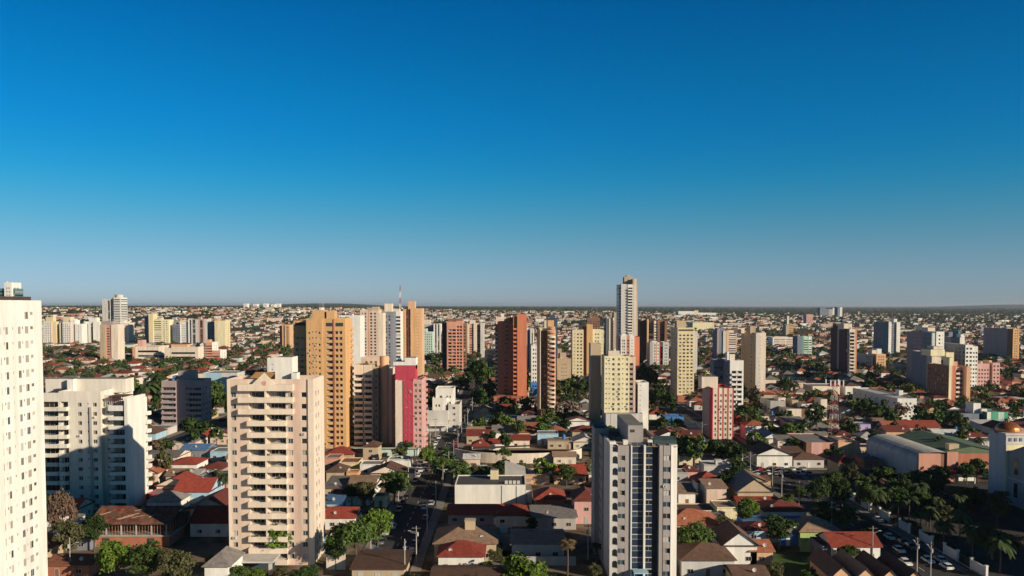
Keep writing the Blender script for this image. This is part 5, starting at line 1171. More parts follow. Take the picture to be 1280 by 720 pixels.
# ---- houses one can tell apart in the photo: bottom left
HL = [
 (196, 236, 622, 4.0, 12, 'cream', 'gy', 'red', 2.6, 'house with a red gable roof and cream gable wall, right of the white apartment block'),
 (218, 262, 630, 4.0, 14, 'sky', 'gx', 'red', 3.2, 'big plain red roof with pale blue side wall, among four red roofs left'),
 (238, 283, 652, 4.2, 15, 'cream', 'gy', 'darkred', 2.6, 'long dark red roofed house tight against the left side of the cream balcony tower'),
 (238, 284, 671, 3.8, 13, 'white', 'gx', 'red', 3.4, 'lowest red roofed house left of the cream balcony tower, big roof slope facing the camera'),
 (183, 212, 630, 3.0, 8, 'crimson', 'flat', 'rgrey', 1, 'low house with a crimson wall and flat grey roof right of the brown roofed ruin'),
 (183, 222, 584, 4.0, 14, 'cream', 'gx', 'rgrey', 1.6, 'long grey roofed house with cream wall above the red roofs on the left'),
 (211, 246, 592, 3.6, 12, 'white', 'hip', 'red', 1.8, 'white house with red hipped roof below the shaded mauve flats'),
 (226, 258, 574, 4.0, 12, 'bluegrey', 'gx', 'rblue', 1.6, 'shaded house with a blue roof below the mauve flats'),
 (252, 279, 597, 3.4, 10, 'mauve', 'hip', 'darkred', 1.6, 'small dark roofed house beside the left flank of the cream balcony tower'),
 (256, 286, 735, 5.0, 10, 'white', 'hip', 'rgrey', 2.6, 'white gate house with a grey hipped roof at the foot of the cream balcony tower'),
 (56, 72, 690, 3.5, 10, 'cream', 'shed', 'rwhite', 1.2, 'small house with a pale sloping roof between white slab and ruin'),
 (70, 112, 688, 3.0, 16, 'bluegrey', 'shed', 'rgrey', 1.0, 'low blue grey walled shed left of the brick ruin'),
 (58, 112, 722, 3.0, 9, 'brick', 'gx', 'rust', 1.2, 'low brick shed with rusty roof at the bottom left beside the white slab'),
 # centre, below the orange and crimson towers
 (406, 424, 586, 4.2, 9, 'salmon', 'flat', 'rgrey', 1, 'orange walled shop with flat roof at the foot of the big orange tower'),
 (424, 448, 592, 4.2, 10, 'yellow', 'flat', 'terracotta', 1, 'pale yellow shop with a terracotta roof slab below the turquoise parapet shops'),
 (408, 430, 602, 3.6, 10, 'tan', 'hip', 'rbrown', 2.0, 'house with a brown hipped roof right of the cream tower, below the pale yellow shop'),
 (433, 448, 602, 3.4, 5, 'orange', 'flat', 'terracotta', .5, 'little bright orange and green kiosk beside the billboard cluttered shops'),
 (450, 478, 594, 4.0, 8, 'white', 'flat', 'rgrey', 1, 'white shop with cluttered flat roof left of the big street tree'),
 (484, 513, 590, 4.6, 8, 'white', 'flat', 'rwhite', 1, 'white and orange shop on the street corner below the crimson tower'),
 (405, 436, 622, 3.2, 14, 'tan', 'shed', 'rgrey', 1.2, 'low grey sheet roofed yard building right of the cream balcony tower'),
 (436, 468, 622, 3.8, 14, 'white', 'gx', 'rtan', 2.4, 'house with a tan tiled roof left of the yellow street kiosk'),
 (414, 462, 632, 3.2, 7, 'white', 'gx', 'red', 1.2, 'long low red roof in front of the tan tiled house'),
 (468, 484, 634, 3.2, 6, 'yellow', 'flat', 'rgrey', 1, 'yellow and white street kiosk by the parked cars'),
 (405, 426, 642, 3.2, 8, 'sky', 'shed', 'rblue', 1.0, 'low house with a pale blue roof beside the cream balcony tower'),
 (406, 444, 662, 3.4, 10, 'white', 'gx', 'red', 2.0, 'house with a dark red roof behind the two round street trees'),
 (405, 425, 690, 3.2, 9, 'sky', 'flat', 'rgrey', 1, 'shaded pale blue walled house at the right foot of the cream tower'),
 (440, 505, 726, 2.8, 15, 'tan', 'gx', 'rbrown', .8, 'long low brown roofed parking shed by the street at the bottom'),
 # bottom middle
 (560, 628, 656, 3.0, 12, 'mauve', 'gx', 'red', 1.7, 'wide red roofed building directly in front of the white warehouse'),
 (620, 668, 658, 3.2, 10, 'cream', 'hip', 'red', 2.2, 'red hipped roof house right of centre in front of the white warehouse'),
 (543, 620, 702, 4.6, 14, 'tan', 'hip', 'rtan', 3.2, 'large house with a sunlit beige hipped roof and a tall tank house'),
 (548, 604, 716, 4.0, 9, 'white', 'hip', 'red', 2.6, 'house with a bright red pyramid roof in the bottom middle'),
 (540, 640, 742, 3.4, 9, 'brown', 'gx', 'rbrown', 1.0, 'long dark brown building at the bottom edge under the red pyramid roof'),
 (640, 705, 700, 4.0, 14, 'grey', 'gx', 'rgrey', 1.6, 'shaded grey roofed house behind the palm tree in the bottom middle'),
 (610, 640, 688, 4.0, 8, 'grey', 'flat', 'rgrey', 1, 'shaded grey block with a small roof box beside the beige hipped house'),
 (669, 706, 640, 4.0, 12, 'brick', 'hip', 'red', 2.4, 'red hipped roof house left of the pink walled building'),
 (718, 748, 655, 7.0, 12, 'pink', 'hip', 'darkred', 2.4, 'pink two storey building with red tiled roof left of the glass strip tower', dict(floors=2)),
 (665, 720, 662, 3.6, 10, 'grey', 'shed', 'rgrey', 1.0, 'low shaded flat shed in front of the red hipped house'),
 (628, 662, 560, 3.6, 10, 'cream', 'gx', 'red', 1.8, 'house with red roof behind the curved depot'),
 (590, 612, 568, 3.6, 10, 'white', 'hip', 'red', 2.2, 'small house with a bright red pyramid roof left of the curved depot'),
 (612, 634, 564, 3.4, 8, 'white', 'gx', 'red', 1.6, 'house with a red and white roof just left of the curved depot'),
 (672, 698, 556, 5.0, 10, 'sky', 'flat', 'rgrey', 1, 'pale blue cube shaped house above the curved depot'),
 (692, 720, 581, 3.4, 10, 'cream', 'gx', 'rtan', 1.2, 'long low cream building with tan roof right of the curved depot'),
 # bottom right
 (849, 877, 585, 4.4, 9, 'yellow', 'flat', 'terracotta', 1, 'bright yellow flat roofed house right of the glass strip tower'),
 (880, 913, 600, 5.4, 9, 'lightgrey', 'flat', 'rwhite', 1, 'grey white cube house with a roof box beside the round dark tree'),
 (848, 872, 604, 4.4, 8, 'pink', 'hip', 'darkred', 1.6, 'pinkish house with dark roof below the bright yellow house'),
 (872, 902, 620, 4.6, 10, 'white', 'hip', 'red', 2.8, 'white house with a red pyramid roof right of the glass strip tower'),
 (883, 908, 634, 6.2, 9, 'pinkcream', 'shed', 'rtan', 1.0, 'tall plain tan cube house in front of the red pyramid roof'),
 (848, 870, 632, 4.0, 11, 'white', 'shed', 'rtan', 1.2, 'pale house with sloping tan roof beside the glass strip tower'),
 (922, 966, 636, 5.4, 14, 'tan', 'gy', 'rgrey', 4.2, 'house with a tall grey gable roof above a red tiled porch'),
 (922, 972, 640, 3.0, 6, 'peach', 'gx', 'red', 1.2, 'red tiled porch building with a peach edge under the grey gable'),
 (848, 900, 655, 3.8, 9, 'yellow', 'flat', 'rbrown', 1, 'long pale yellow walled building with dark flat roof right of the glass strip tower'),
 (896, 922, 656, 5.0, 9, 'paleyellow', 'flat', 'rtan', 1, 'pale yellow green cube building beside the bushy tree'),
 (956, 1008, 656, 4.0, 12, 'white', 'hip', 'darkred', 2.0, 'house with a broad dark red hipped roof and white wall'),
 (930, 962, 643, 3.0, 10, 'lightgrey', 'shed', 'rwhite', 1.0, 'low patchy white sheet roof left of the broad dark red roof'),
 (928, 1008, 668, 3.6, 6, 'blue', 'flat', 'rblue', 1, 'long building with a strong blue wall'),
 (932, 973, 678, 3.4, 8, 'sky', 'hip', 'darkred', 1.4, 'small red roofed house with pale blue wall in front of the blue wall'),
 (976, 1012, 682, 3.6, 10, 'blue', 'gx', 'rgrey', 1.6, 'house with grey roof and blue front left of the tan hipped house'),
 (1000, 1050, 684, 4.2, 11, 'lime', 'hip', 'rtan', 2.8, 'house with tan hipped roof above a lime green wall'),
 (846, 880, 690, 4.2, 9, 'tan', 'flat', 'rbrown', 1, 'open roofed tan building behind the brown gable house'),
 (852, 918, 722, 4.2, 12, 'lightgrey', 'hip', 'rbrown', 2.6, 'large brown hipped roof house at the bottom right of the glass strip tower'),
 (904, 946, 706, 4.8, 12, 'white', 'gy', 'rbrown', 3.4, 'house with a dark brown gable and orange roof edge'),
 (938, 966, 706, 3.4, 10, 'peach', 'gx', 'terracotta', 1.6, 'low house with orange tan roof beside the dark brown gable'),
 (918, 960, 738, 3.2, 8, 'tan', 'gx', 'rbrown', 1.2, 'brown roofed shed on the bottom edge below the brown gable house'),
 (1040, 1100, 703, 4.0, 10, 'white', 'gx', 'red', 2.4, 'house with a wide red roof near the avenue at the bottom right'),
 (1048, 1070, 604, 7.2, 11, 'orange', 'hip', 'red', 2.4, 'bright orange two storey house with green edged red roof by the palm trees', dict(floors=2)),
 (1028, 1052, 702, 3.6, 9, 'bluegrey', 'flat', 'rdark', 1, 'low dark roofed house left of the wide red roof'),
 (946, 990, 585, 5.0, 16, 'white', 'gy', 'rbrown', 3.0, 'dark roofed hall with a small white gable behind the car park'),
 (955, 978, 562, 5.0, 16, 'white', 'gy', 'rblue', 2.4, 'hall with pale blue sheet roof and white gable'),
 (990, 1009, 560, 5.0, 10, 'peach', 'flat', 'rwhite', 1, 'orange fronted shop right of the blue roofed hall'),
 (1068, 1088, 546, 6.0, 8, 'lilac', 'flat', 'rgrey', 1, 'building with a lilac gable sign board near the lattice mast', dict(floors=2)),
]
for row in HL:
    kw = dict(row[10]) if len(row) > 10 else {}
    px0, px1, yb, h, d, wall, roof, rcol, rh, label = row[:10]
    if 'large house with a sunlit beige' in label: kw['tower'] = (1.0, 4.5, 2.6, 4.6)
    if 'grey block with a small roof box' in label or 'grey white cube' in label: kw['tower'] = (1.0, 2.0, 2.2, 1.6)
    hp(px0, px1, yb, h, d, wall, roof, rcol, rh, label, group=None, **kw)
# row of terrace houses by the avenue
for i in range(4):
    hp(1040 + 30 * i, 1066 + 30 * i, 742 + 2 * i, 3.6, 14, 'peach', 'gy', 'rbrown' if i != 1 else 'rtan', 2.6, 'terrace house with brown gable roof by the avenue, ' + ('first', 'second', 'third', 'fourth')[i] + ' from the left of the row', group='terrace houses by the avenue')
# unfinished brick building with a patched roof
def ruin():
    Y = 222.0; x0, x1 = xat(113, Y, 8), xat(211, Y, 8)
    t = thing('unfinished_building', 'unfinished red brick building with rusty patched roof and an open upper floor of posts', 'building', ((x0 + x1) / 2, Y, 0))
    w_ = (x1 - x0) / 2; D = 15; h1 = 2.8; h2 = zat(655, Y)
    mb = MB(); mb.box(-w_, w_, 0, D, 0, h1); mb.build('brick_storey', wm('brick'), t)
    mb = MB(); mb.box(-w_ - .3, w_ + .3, -.3, D + .3, h1, h1 + .35); mb.build('floor_slab', M_CONC, t)
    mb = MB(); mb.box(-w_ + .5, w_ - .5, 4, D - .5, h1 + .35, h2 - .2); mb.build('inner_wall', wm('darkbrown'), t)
    m = mat('raw_timber', (.28, .13, .075), .9, .4, 2); n = 26
    for i in range(n + 1):
        p = MB(); q = -w_ + 2 * w_ * i / n; r_ = .16 if i % 5 == 0 else .07; p.box(-r_, r_, -r_, r_, 0, h2 - h1 - .35); p.build('post', M_CONC if i % 5 == 0 else m, t, (q, .2 + .05 * (i % 3), h1 + .35))
    for i in range(9): p = MB(); p.box(-.1, .1, -.1, .1, 0, h2 - h1 - .35); p.build('post', m, t, (w_ - .1, 1.6 + i * 1.6, h1 + .35))
    r = random.Random(5); rt = [rm('rust'), rm('rbrown'), rm('terracotta'), rm('darkred')]
    mb = MB(); zr = zat(632, Y + 8); nx, ny = 22, 7
    for s_, (ya, yb_, za, zb_) in enumerate(((-.8, 7.5, h2, zr), (7.5, D + .8, zr, h2))):
        for i in range(nx):
            for j in range(ny):
                a, b = i / nx, (i + 1) / nx; c, d = j / ny, (j + 1) / ny
                X0, X1 = -w_ - .6 + (2 * w_ + 1.2) * a, -w_ - .6 + (2 * w_ + 1.2) * b; Y0, Y1 = ya + (yb_ - ya) * c, ya + (yb_ - ya) * d; Z0, Z1 = za + (zb_ - za) * c, za + (zb_ - za) * d; e = r.uniform(0, .10)
                mb.q((X0, Y0, Z0 + e), (X1, Y0, Z0 + e), (X1 + .1, Y1, Z1 + e + .05), (X0, Y1, Z1 + e + .05), r.choices((0, 1, 2, 3), (3, 8, .4, 2.5))[0])
    mb.build('roof', rt, t)
    for i in range(7):
        p = MB(); a = r.uniform(-w_, w_ - 3); c = r.uniform(0, 5); p.bar((a, c, h2 + (zr - h2) * (c + .8) / 8.3 + .25), (a + r.uniform(1.5, 4), c + r.uniform(.5, 2), h2 + (zr - h2) * (c + 2.3) / 8.3 + .25), .09); p.build('loose_plank', mat('plank', (.45, .30, .2), .9, .3, 2), t)
    wn = MB(); wn.box(0, 2, -.05, .02, 0, 1.5); wn.build('window', M_DARK, t, (-w_ + 3, 0, .8)); wn = MB(); wn.box(0, 2, -.05, .02, 0, 1.5); wn.build('window', M_DARK, t, (w_ - 6, 0, .8))
    reserve(x0, x1, Y - 1, Y + D + 1); lm((x0 + x1) / 2, Y, 'the unfinished brick building')
ruin()
# avenue wall of white panels
def avenue_wall():
    x = 113.2
    t = thing('boundary_wall', 'long boundary wall of white panels and piers between the avenue and the dark car park', 'wall', (x, 196, 0))
    for k in range(15):
        y = k * 6.4
        p = MB(); p.box(-.28, .28, -.28, .28, 0, 2.9); p.box(-.36, .36, -.36, .36, 2.9, 3.1); p.build('pier', wm('white'), t, (0, y, 0))
        q = MB()
        if k % 2 == 0: q.box(-.11, .11, .29, 6.1, .3, 2.6); q.build('white_panel', wm('white'), t, (0, y, 0))
        else:
            for i in range(14): q.box(-.03, .03, .5 + i * .4, .56 + i * .4, .3, 2.5)
            q.box(-.04, .04, .29, 6.1, 2.4, 2.5); q.box(-.04, .04, .29, 6.1, .3, .4); q.build('railing', M_DARK, t, (0, y, 0))
        b = MB(); b.box(-.15, .15, .29, 6.1, 0, .3); b.build('plinth', M_CONC, t, (0, y, 0))
    reserve(x - 1, x + 1, 194, 296, 0)
avenue_wall()
# yard walls
for i, (a, b, yb, h, col, lab) in enumerate(((850, 905, 664, 2.4, 'cream', 'cream yard wall under the long pale yellow building'), (1000, 1060, 690, 2.6, 'lime', 'lime green yard wall under the tan hipped house'), (640, 720, 707, 2.2, 'grey', 'shaded grey yard wall behind the palm tree'), (408, 432, 712, 4.2, 'cream', 'cream boundary wall at the right foot of the cream balcony tower'), (1160, 1218, 601, 1.2, 'white', 'low white rail wall across the car park entrance'))):
    Y = yg(yb); x0, x1 = xat(a, Y, 0), xat(b, Y, 0); t = tag(None or (lambda m: (m.box(-(x1 - x0) / 2, (x1 - x0) / 2, -.1, .1, -.2, h), m.box(-(x1 - x0) / 2, (x1 - x0) / 2, -.16, .16, h, h + .12), m.build('yard_wall', wm(col), None, ((x0 + x1) / 2, Y, 0)))[2])(MB()), lab, 'wall')
lawn = MB(); Y0, Y1 = yg(718), yg(690); lawn.q((xat(966, Y0, 0), Y0, .05), (xat(1018, Y0, 0), Y0, .05), (xat(1012, Y1, 0), Y1, .05), (xat(966, Y1, 0), Y1, .05))
structure(lawn.build('lawn', mat('lawn', (.05, .10, .025), .95, .4, .6))); reserve(xat(966, Y0, 0), xat(1018, Y0, 0), Y0, Y1)

# ---- the other houses, lot by lot
RC = [('red', 6.5), ('darkred', 4), ('terracotta', 5), ('rbrown', 3), ('rgrey', 4), ('rtan', 3.5), ('fiber', 5), ('rwhite', 3)]
WC = [('white', 8), ('cream', 6), ('lightgrey', 4), ('tan', 3), ('pinkcream', 3), ('yellow', 1.2), ('salmon', 1), ('sky', 1), ('pink', 1), ('mint', .7), ('peach', 1), ('grey', 2), ('brick', .8)]
pick = lambda r, t: r.choices([a for a, _ in t], [b for _, b in t])[0]
RNAME = dict(red='red', darkred='dark red', terracotta='terracotta', rbrown='brown', rgrey='grey', rtan='tan', fiber='pale grey', rwhite='white', rdark='dark', rblue='blue', rust='rusty')
WNAME = dict(lightgrey='pale grey', pinkcream='pinkish', sky='pale blue', mint='mint green', brick='brick red', pink='pink', paleyellow='pale yellow')
CAND = []
TREE_SPOTS = []
def free(x0, x1, y0, y1):
    for a, b, c, d in RESERVED:
        if x0 < b and x1 > a and y0 < d and y1 > c: return False
    return True
rL = random.Random(23)
for i in range(len(XS) - 1):
    xa = XS[i] + (11.5 if abs(XS[i] - 101) < 1 else 8.8); xb = XS[i + 1] - (11.5 if abs(XS[i + 1] - 101) < 1 else 8.8)
    for j in range(len(YS) - 1):
        ya, yb_ = YS[j] + 7.8, YS[j + 1] - 7.8
        ny = 8; nx = 9
        for a in range(nx):
            for b in range(ny):
                cw, cd = (xb - xa) / nx, (yb_ - ya) / ny
                w_ = rL.uniform(.76, 1.0) * cw; d_ = rL.uniform(.66, .96) * cd
                x = xa + cw * (a + .5) + rL.uniform(-.5, .5); y = ya + cd * b + rL.uniform(0, cd - d_)
                if rL.random() < .06 and a < nx - 1: w_ *= 1.6; x += cw * .4
                if not (150 < y < 1215): continue
                p = proj(x, y, 2)
                if p[0] < -30 or p[0] > 1310 or p[1] > 760: continue
                if 114 < x < 190 and y < 305: continue
                g0 = proj(x, y, 0)
                if 538 < g0[0] < 748 and g0[1] > 612 or 60 < g0[0] < 292 and g0[1] > 655: continue
                if rL.random() < .20:
                    TREE_SPOTS.append((x, y + d_ / 2)); continue
                if not free(x - w_ / 2, x + w_ / 2, y, y + d_):
                    w2 = w_ * .6
                    if not free(x - w2 / 2, x + w2 / 2, y, y + d_ * .7): 
                        if free(x - 1, x + 1, y, y + 2) and rL.random() < .5: TREE_SPOTS.append((x, y + 1))
                        continue
                    w_, d_ = w2, d_ * .7
                RESERVED.append((x - w_ / 2, x + w_ / 2, y, y + d_))
                CAND.append((x, y, w_, d_))
                if rL.random() < .48: TREE_SPOTS.append((x + w_ / 2 + .6, y - .8))
def hidden(x0, x1, z0, z1, y):
    a, b = proj(x0, y, z1), proj(x1, y, z0)
    for q0, q1, r0, r1, Y in BLOCKERS:
        if Y < y - 3 and a[0] > q0 and b[0] < q1 and a[1] > r0 and b[1] < r1: return True
    return False
CAND.sort(key=lambda c: c[1] + .2 * abs(c[0]))
FAR_H = []; n_ind = 0
for x, y, w_, d_ in CAND:
    if hidden(x - w_ / 2, x + w_ / 2, 0, 6, y): continue
    wall, rcol = pick(rL, WC), pick(rL, RC); kind = rL.choices(['hip', 'gx', 'gy', 'flat', 'shed'], [5, 4, 3, 3.2, 2])[0]
    if rcol in ('red', 'darkred', 'terracotta') and kind == 'flat': rcol = 'fiber'
    h = rL.uniform(3.0, 4.0); fl = 1
    if rL.random() < .14: h += 2.9; fl = 2
    rh = min(w_, d_) * rL.uniform(.17, .28) if kind != 'shed' else rL.uniform(.6, 1.4)
    if n_ind < 232:
        n_ind += 1
        det = 2 if y < 400 else 1
        an = (rL.uniform(2.5, 4), rL.uniform(4, 7), rL.uniform(2.5, 3.0), rL.choice((-1, 1)), rL.choice(('fiber', 'rgrey', 'rust', 'rwhite')), 'shed') if rL.random() < .35 and y < 480 else None
        t = house(x, y, w_, d_, h, wall, kind, rcol, rh, None, det, an, floors=fl, tank=(kind == 'flat' and rL.random() < .5), chimney=False, rnd=rL)
        desc = ('two storey ' if fl == 2 else '') + WNAME.get(wall, wall) + ' house with ' + RNAME[rcol] + ' ' + dict(hip='hipped', gx='ridged', gy='gabled', flat='flat', shed='sloping')[kind] + ' roof'
        p = proj(x, y, h); AUTO.append((t, p[0], p[1], y, desc))
    else: FAR_H.append((x, y, w_, d_, h, wall, kind, rcol, rh, 0.0))
# ================================================================== TREES
nr = np.random.default_rng(7)
def leafmat(name, rgb, obj=.25): return mat(name, rgb, .75, .5, .8, False, obj=obj, spec=.15)
LEAF = dict(dark=leafmat('leaf_dark', (.036, .064, .016)), mid=leafmat('leaf_mid', (.066, .105, .023)), bright=leafmat('leaf_bright', (.10, .16, .022), .15),
            olive=leafmat('leaf_olive', (.085, .085, .035)), dry=leafmat('leaf_dry', (.17, .11, .075)), palm=leafmat('leaf_palm', (.05, .075, .025)), drypalm=leafmat('leaf_dry_palm', (.22, .15, .07)))
BARK = mat('bark', (.11, .075, .05), .9, .3, 2)
def quads_mesh(name, V, m, midx=None):
    n = len(V) // 4; me = bpy.data.meshes.new(name); me.vertices.add(4 * n); me.loops.add(4 * n); me.polygons.add(n)
    me.vertices.foreach_set('co', V.astype(np.float32).ravel()); me.loops.foreach_set('vertex_index', np.arange(4 * n, dtype=np.int32))
    me.polygons.foreach_set('loop_start', np.arange(0, 4 * n, 4, dtype=np.int32))
    for x in (m if isinstance(m, list) else [m]): me.materials.append(x)
    if midx is not None: me.polygons.foreach_set('material_index', midx.astype(np.int32))
    me.update(calc_edges=True); return me
def leaf_quads(P, N, size):
    """leaf clump quads at points P facing roughly along N"""
    n = len(P); N = N + nr.normal(0, .55, (n, 3)); N /= np.linalg.norm(N, axis=1)[:, None]
    T = np.cross(N, nr.normal(0, 1, (n, 3))); T /= np.linalg.norm(T, axis=1)[:, None]; B = np.cross(N, T)
    s = size * nr.uniform(.6, 1.25, (n, 1)); k = s * nr.uniform(.55, .9, (n, 1))
    return np.stack([P - T * s - B * k * .4, P + T * .2 * s - B * k, P + T * s + B * k * .4, P - T * .2 * s + B * k], 1).reshape(-1, 3)
def crown_mesh(kind, lod, seed):
    """unit-height crown pieces are built in metres for a tree about 9 m tall and 9 m wide"""
    global nr
    nr = np.random.default_rng(seed)
    nb, nl, sz = {0: (34, 85, .30), 1: (18, 42, .55), 2: (10, 16, 1.0)}[lod]
    if kind == 'column': C_ = np.stack([nr.normal(0, .55, nb), nr.normal(0, .55, nb), nr.uniform(1.6, 8.6, nb)], 1); rad = nr.uniform(.7, 1.15, nb) * (1.15 - (C_[:, 2] - 1.6) / 11)
    elif kind == 'umbrella':
        a = nr.uniform(0, 2 * np.pi, nb); r = 4.1 * np.sqrt(nr.uniform(0, 1, nb)); C_ = np.stack([r * np.cos(a), r * np.sin(a), 7.1 - .10 * r * r + nr.uniform(-.6, .5, nb)], 1); rad = nr.uniform(1.0, 1.6, nb)
    elif kind == 'bush':
        a = nr.uniform(0, 2 * np.pi, nb); r = 2.6 * np.sqrt(nr.uniform(0, 1, nb)); C_ = np.stack([r * np.cos(a), r * np.sin(a), nr.uniform(.8, 3.4, nb)], 1); rad = nr.uniform(.9, 1.5, nb)
    else:
        u = nr.normal(0, 1, (nb, 3)); u /= np.linalg.norm(u, axis=1)[:, None]; q = nr.uniform(.25, 1, (nb, 1)) ** .5
        C_ = u * q * np.array([3.3, 3.3, 2.5]) + np.array([0, 0, 5.9]); C_[:, 2] += nr.uniform(-.5, .7, nb); rad = nr.uniform(.9, 1.75, nb)
    if kind == 'dry': nl = int(nl * .55); rad *= .85
    u = nr.normal(0, 1, (nb * nl, 3)); u /= np.linalg.norm(u, axis=1)[:, None]
    u[:, 2] = np.where(u[:, 2] < -.3, -u[:, 2] * .6, u[:, 2])
    r = np.repeat(rad, nl)[:, None] * nr.uniform(.55, 1.12, (nb * nl, 1)); P = np.repeat(C_, nl, 0) + u * r * np.array([1, 1, .85])
    return quads_mesh('crown', leaf_quads(P, u, sz), LEAF['mid']), C_
def trunk_mesh(kind, C_):
    mb = MB(); top = {'column': 7.5, 'umbrella': 4.4, 'bush': 1.6}.get(kind, 4.0)
    mb.bar((0, 0, -.3), (.1, .05, top), .30 if kind != 'column' else .16, 0, 7, .17 if kind != 'column' else .05)
    for c in C_[:: max(1, len(C_) // 9)]:
        s_ = np.array([.08, .04, top * .75 if kind != 'column' else c[2] * .8]); mb.bar(s_, s_ + (c - s_) * .8, .12, 0, 5, .04)
    return mb.mesh('trunk', [BARK])
PROTO = {}
def proto(kind, leaf, lod, var):
    k = (kind, leaf, lod, var)
    if k not in PROTO:
        c, C_ = crown_mesh(kind, lod, 100 + var * 7 + lod * 31 + len(kind)); c.materials.clear(); c.materials.append(LEAF[leaf]); PROTO[k] = (c, trunk_mesh(kind, C_))
    return PROTO[k]
def palm_proto(leaf, fan, var):
    k = ('palm', leaf, fan, var)
    if k in PROTO: return PROTO[k]
    r = np.random.default_rng(50 + var); Q = []
    for i in range(17 if not fan else 22):
        a = i * 2.39996; e0 = r.uniform(-.25, 1.15) if not fan else r.uniform(-.9, 1.2); L = r.uniform(2.5, 3.3) if not fan else r.uniform(1.3, 1.9); d = np.array([math.cos(a), math.sin(a)]); n = 9
        pts = []
        for j in range(n + 1):
            s_ = j / n; pts.append(np.array([d[0] * L * s_ * math.cos(e0 * .6), d[1] * L * s_ * math.cos(e0 * .6), L * (math.sin(e0) * s_ - (.75 if not fan else .25) * s_ * s_)]))
        sd = np.array([-d[1], d[0], 0])
        if fan:
            c = pts[5]
            for j in range(9):
                b = (j - 4) * .38; f = (d * math.cos(b)).tolist() + [0]; w_ = np.array([d[0] * math.cos(b) - d[1] * math.sin(b), d[1] * math.cos(b) + d[0] * math.sin(b), -.35]) * .95; s2 = np.cross(w_, [0, 0, 1.0]) * .09
                Q += [c, c + w_ * .5 + s2, c + w_, c + w_ * .5 - s2]
        else:
            for j in range(1, n):
                for sg in (-1, 1):
                    l = (.85 - .45 * abs(j / n - .45)) * sg; p, q = pts[j], pts[j + 1]; Q += [p, q, q + sd * l * .9 + (q - p) * .9 + np.array([0, 0, -.32]), p + sd * l + (q - p) * .9 + np.array([0, 0, -.4])]
        for j in range(n): p, q = pts[j], pts[j + 1]; Q += [p + sd * .04, q + sd * .04, q - sd * .04, p - sd * .04]
    V = np.array(Q, float); V[:, 2] += 7.6
    me = quads_mesh('fronds', V, LEAF[leaf]); mb = MB(); mb.bar((0, 0, -.3), (.12, 0, 4), .2, 0, 8, .15); mb.bar((.12, 0, 4), (.05, .05, 7.65), .15, 0, 8, .13)
    PROTO[k] = (me, mb.mesh('trunk', [BARK])); return PROTO[k]
rT = random.Random(9); NT = [0]
def tree(x, y, hgt, wid, kind='round', leaf='mid', label=None, desc=None, lod=None, group='trees of the city'):
    z = ground(x, y); lod = (0 if y < 300 else 1 if y < 700 else 2) if lod is None else lod
    if kind in ('palm', 'fan'): c, tr = palm_proto(leaf, kind == 'fan', rT.randrange(3)); s = (hgt / 9.0, hgt / 9.0); nm = 'palm_tree'
    else:
        c, tr = proto(kind, leaf, lod, rT.randrange(4)); H0 = {'bush': 4.4, 'column': 9.2, 'umbrella': 8.2}.get(kind, 9.3); W0 = {'bush': 7, 'column': 3.2, 'umbrella': 10}.get(kind, 9.0); s = (wid / W0, hgt / H0); nm = 'bush' if kind == 'bush' else 'tree'
    t = link(nm, None, None, (x, y, z), rT.uniform(0, 6.28), (s[0], s[0], s[1]))
    tag(t, label or '', dict(palm_tree='palm tree', bush='bush', tree='tree')[nm], group)
    link('crown' if nm != 'palm_tree' else 'fronds', c, t); link('trunk', tr, t); NT[0] += 1
    if not label: p = proj(x, y, z + hgt * .6); AUTO.append((t, p[0], p[1], y, desc))
    return t
LDESC = dict(dark='dark green', mid='green', bright='bright green', olive='olive green', dry='dry brown', palm='green', drypalm='dry')
KDESC = dict(round='round', umbrella='spreading', column='slim', bush='low', palm='feathery', fan='fan leaved')
def tp(px, yb, ytop, wpx, kind='round', leaf='mid', label=None):
    Y = yg(yb); x = xat(px, Y, 0); h = zat(ytop, Y); w_ = wpx * Y / F
    return tree(x, Y, h, w_, kind, leaf, label, LDESC[leaf] + ' ' + KDESC[kind] + (' palm' if kind in ('palm', 'fan') else ' bush' if kind == 'bush' else ' tree'))
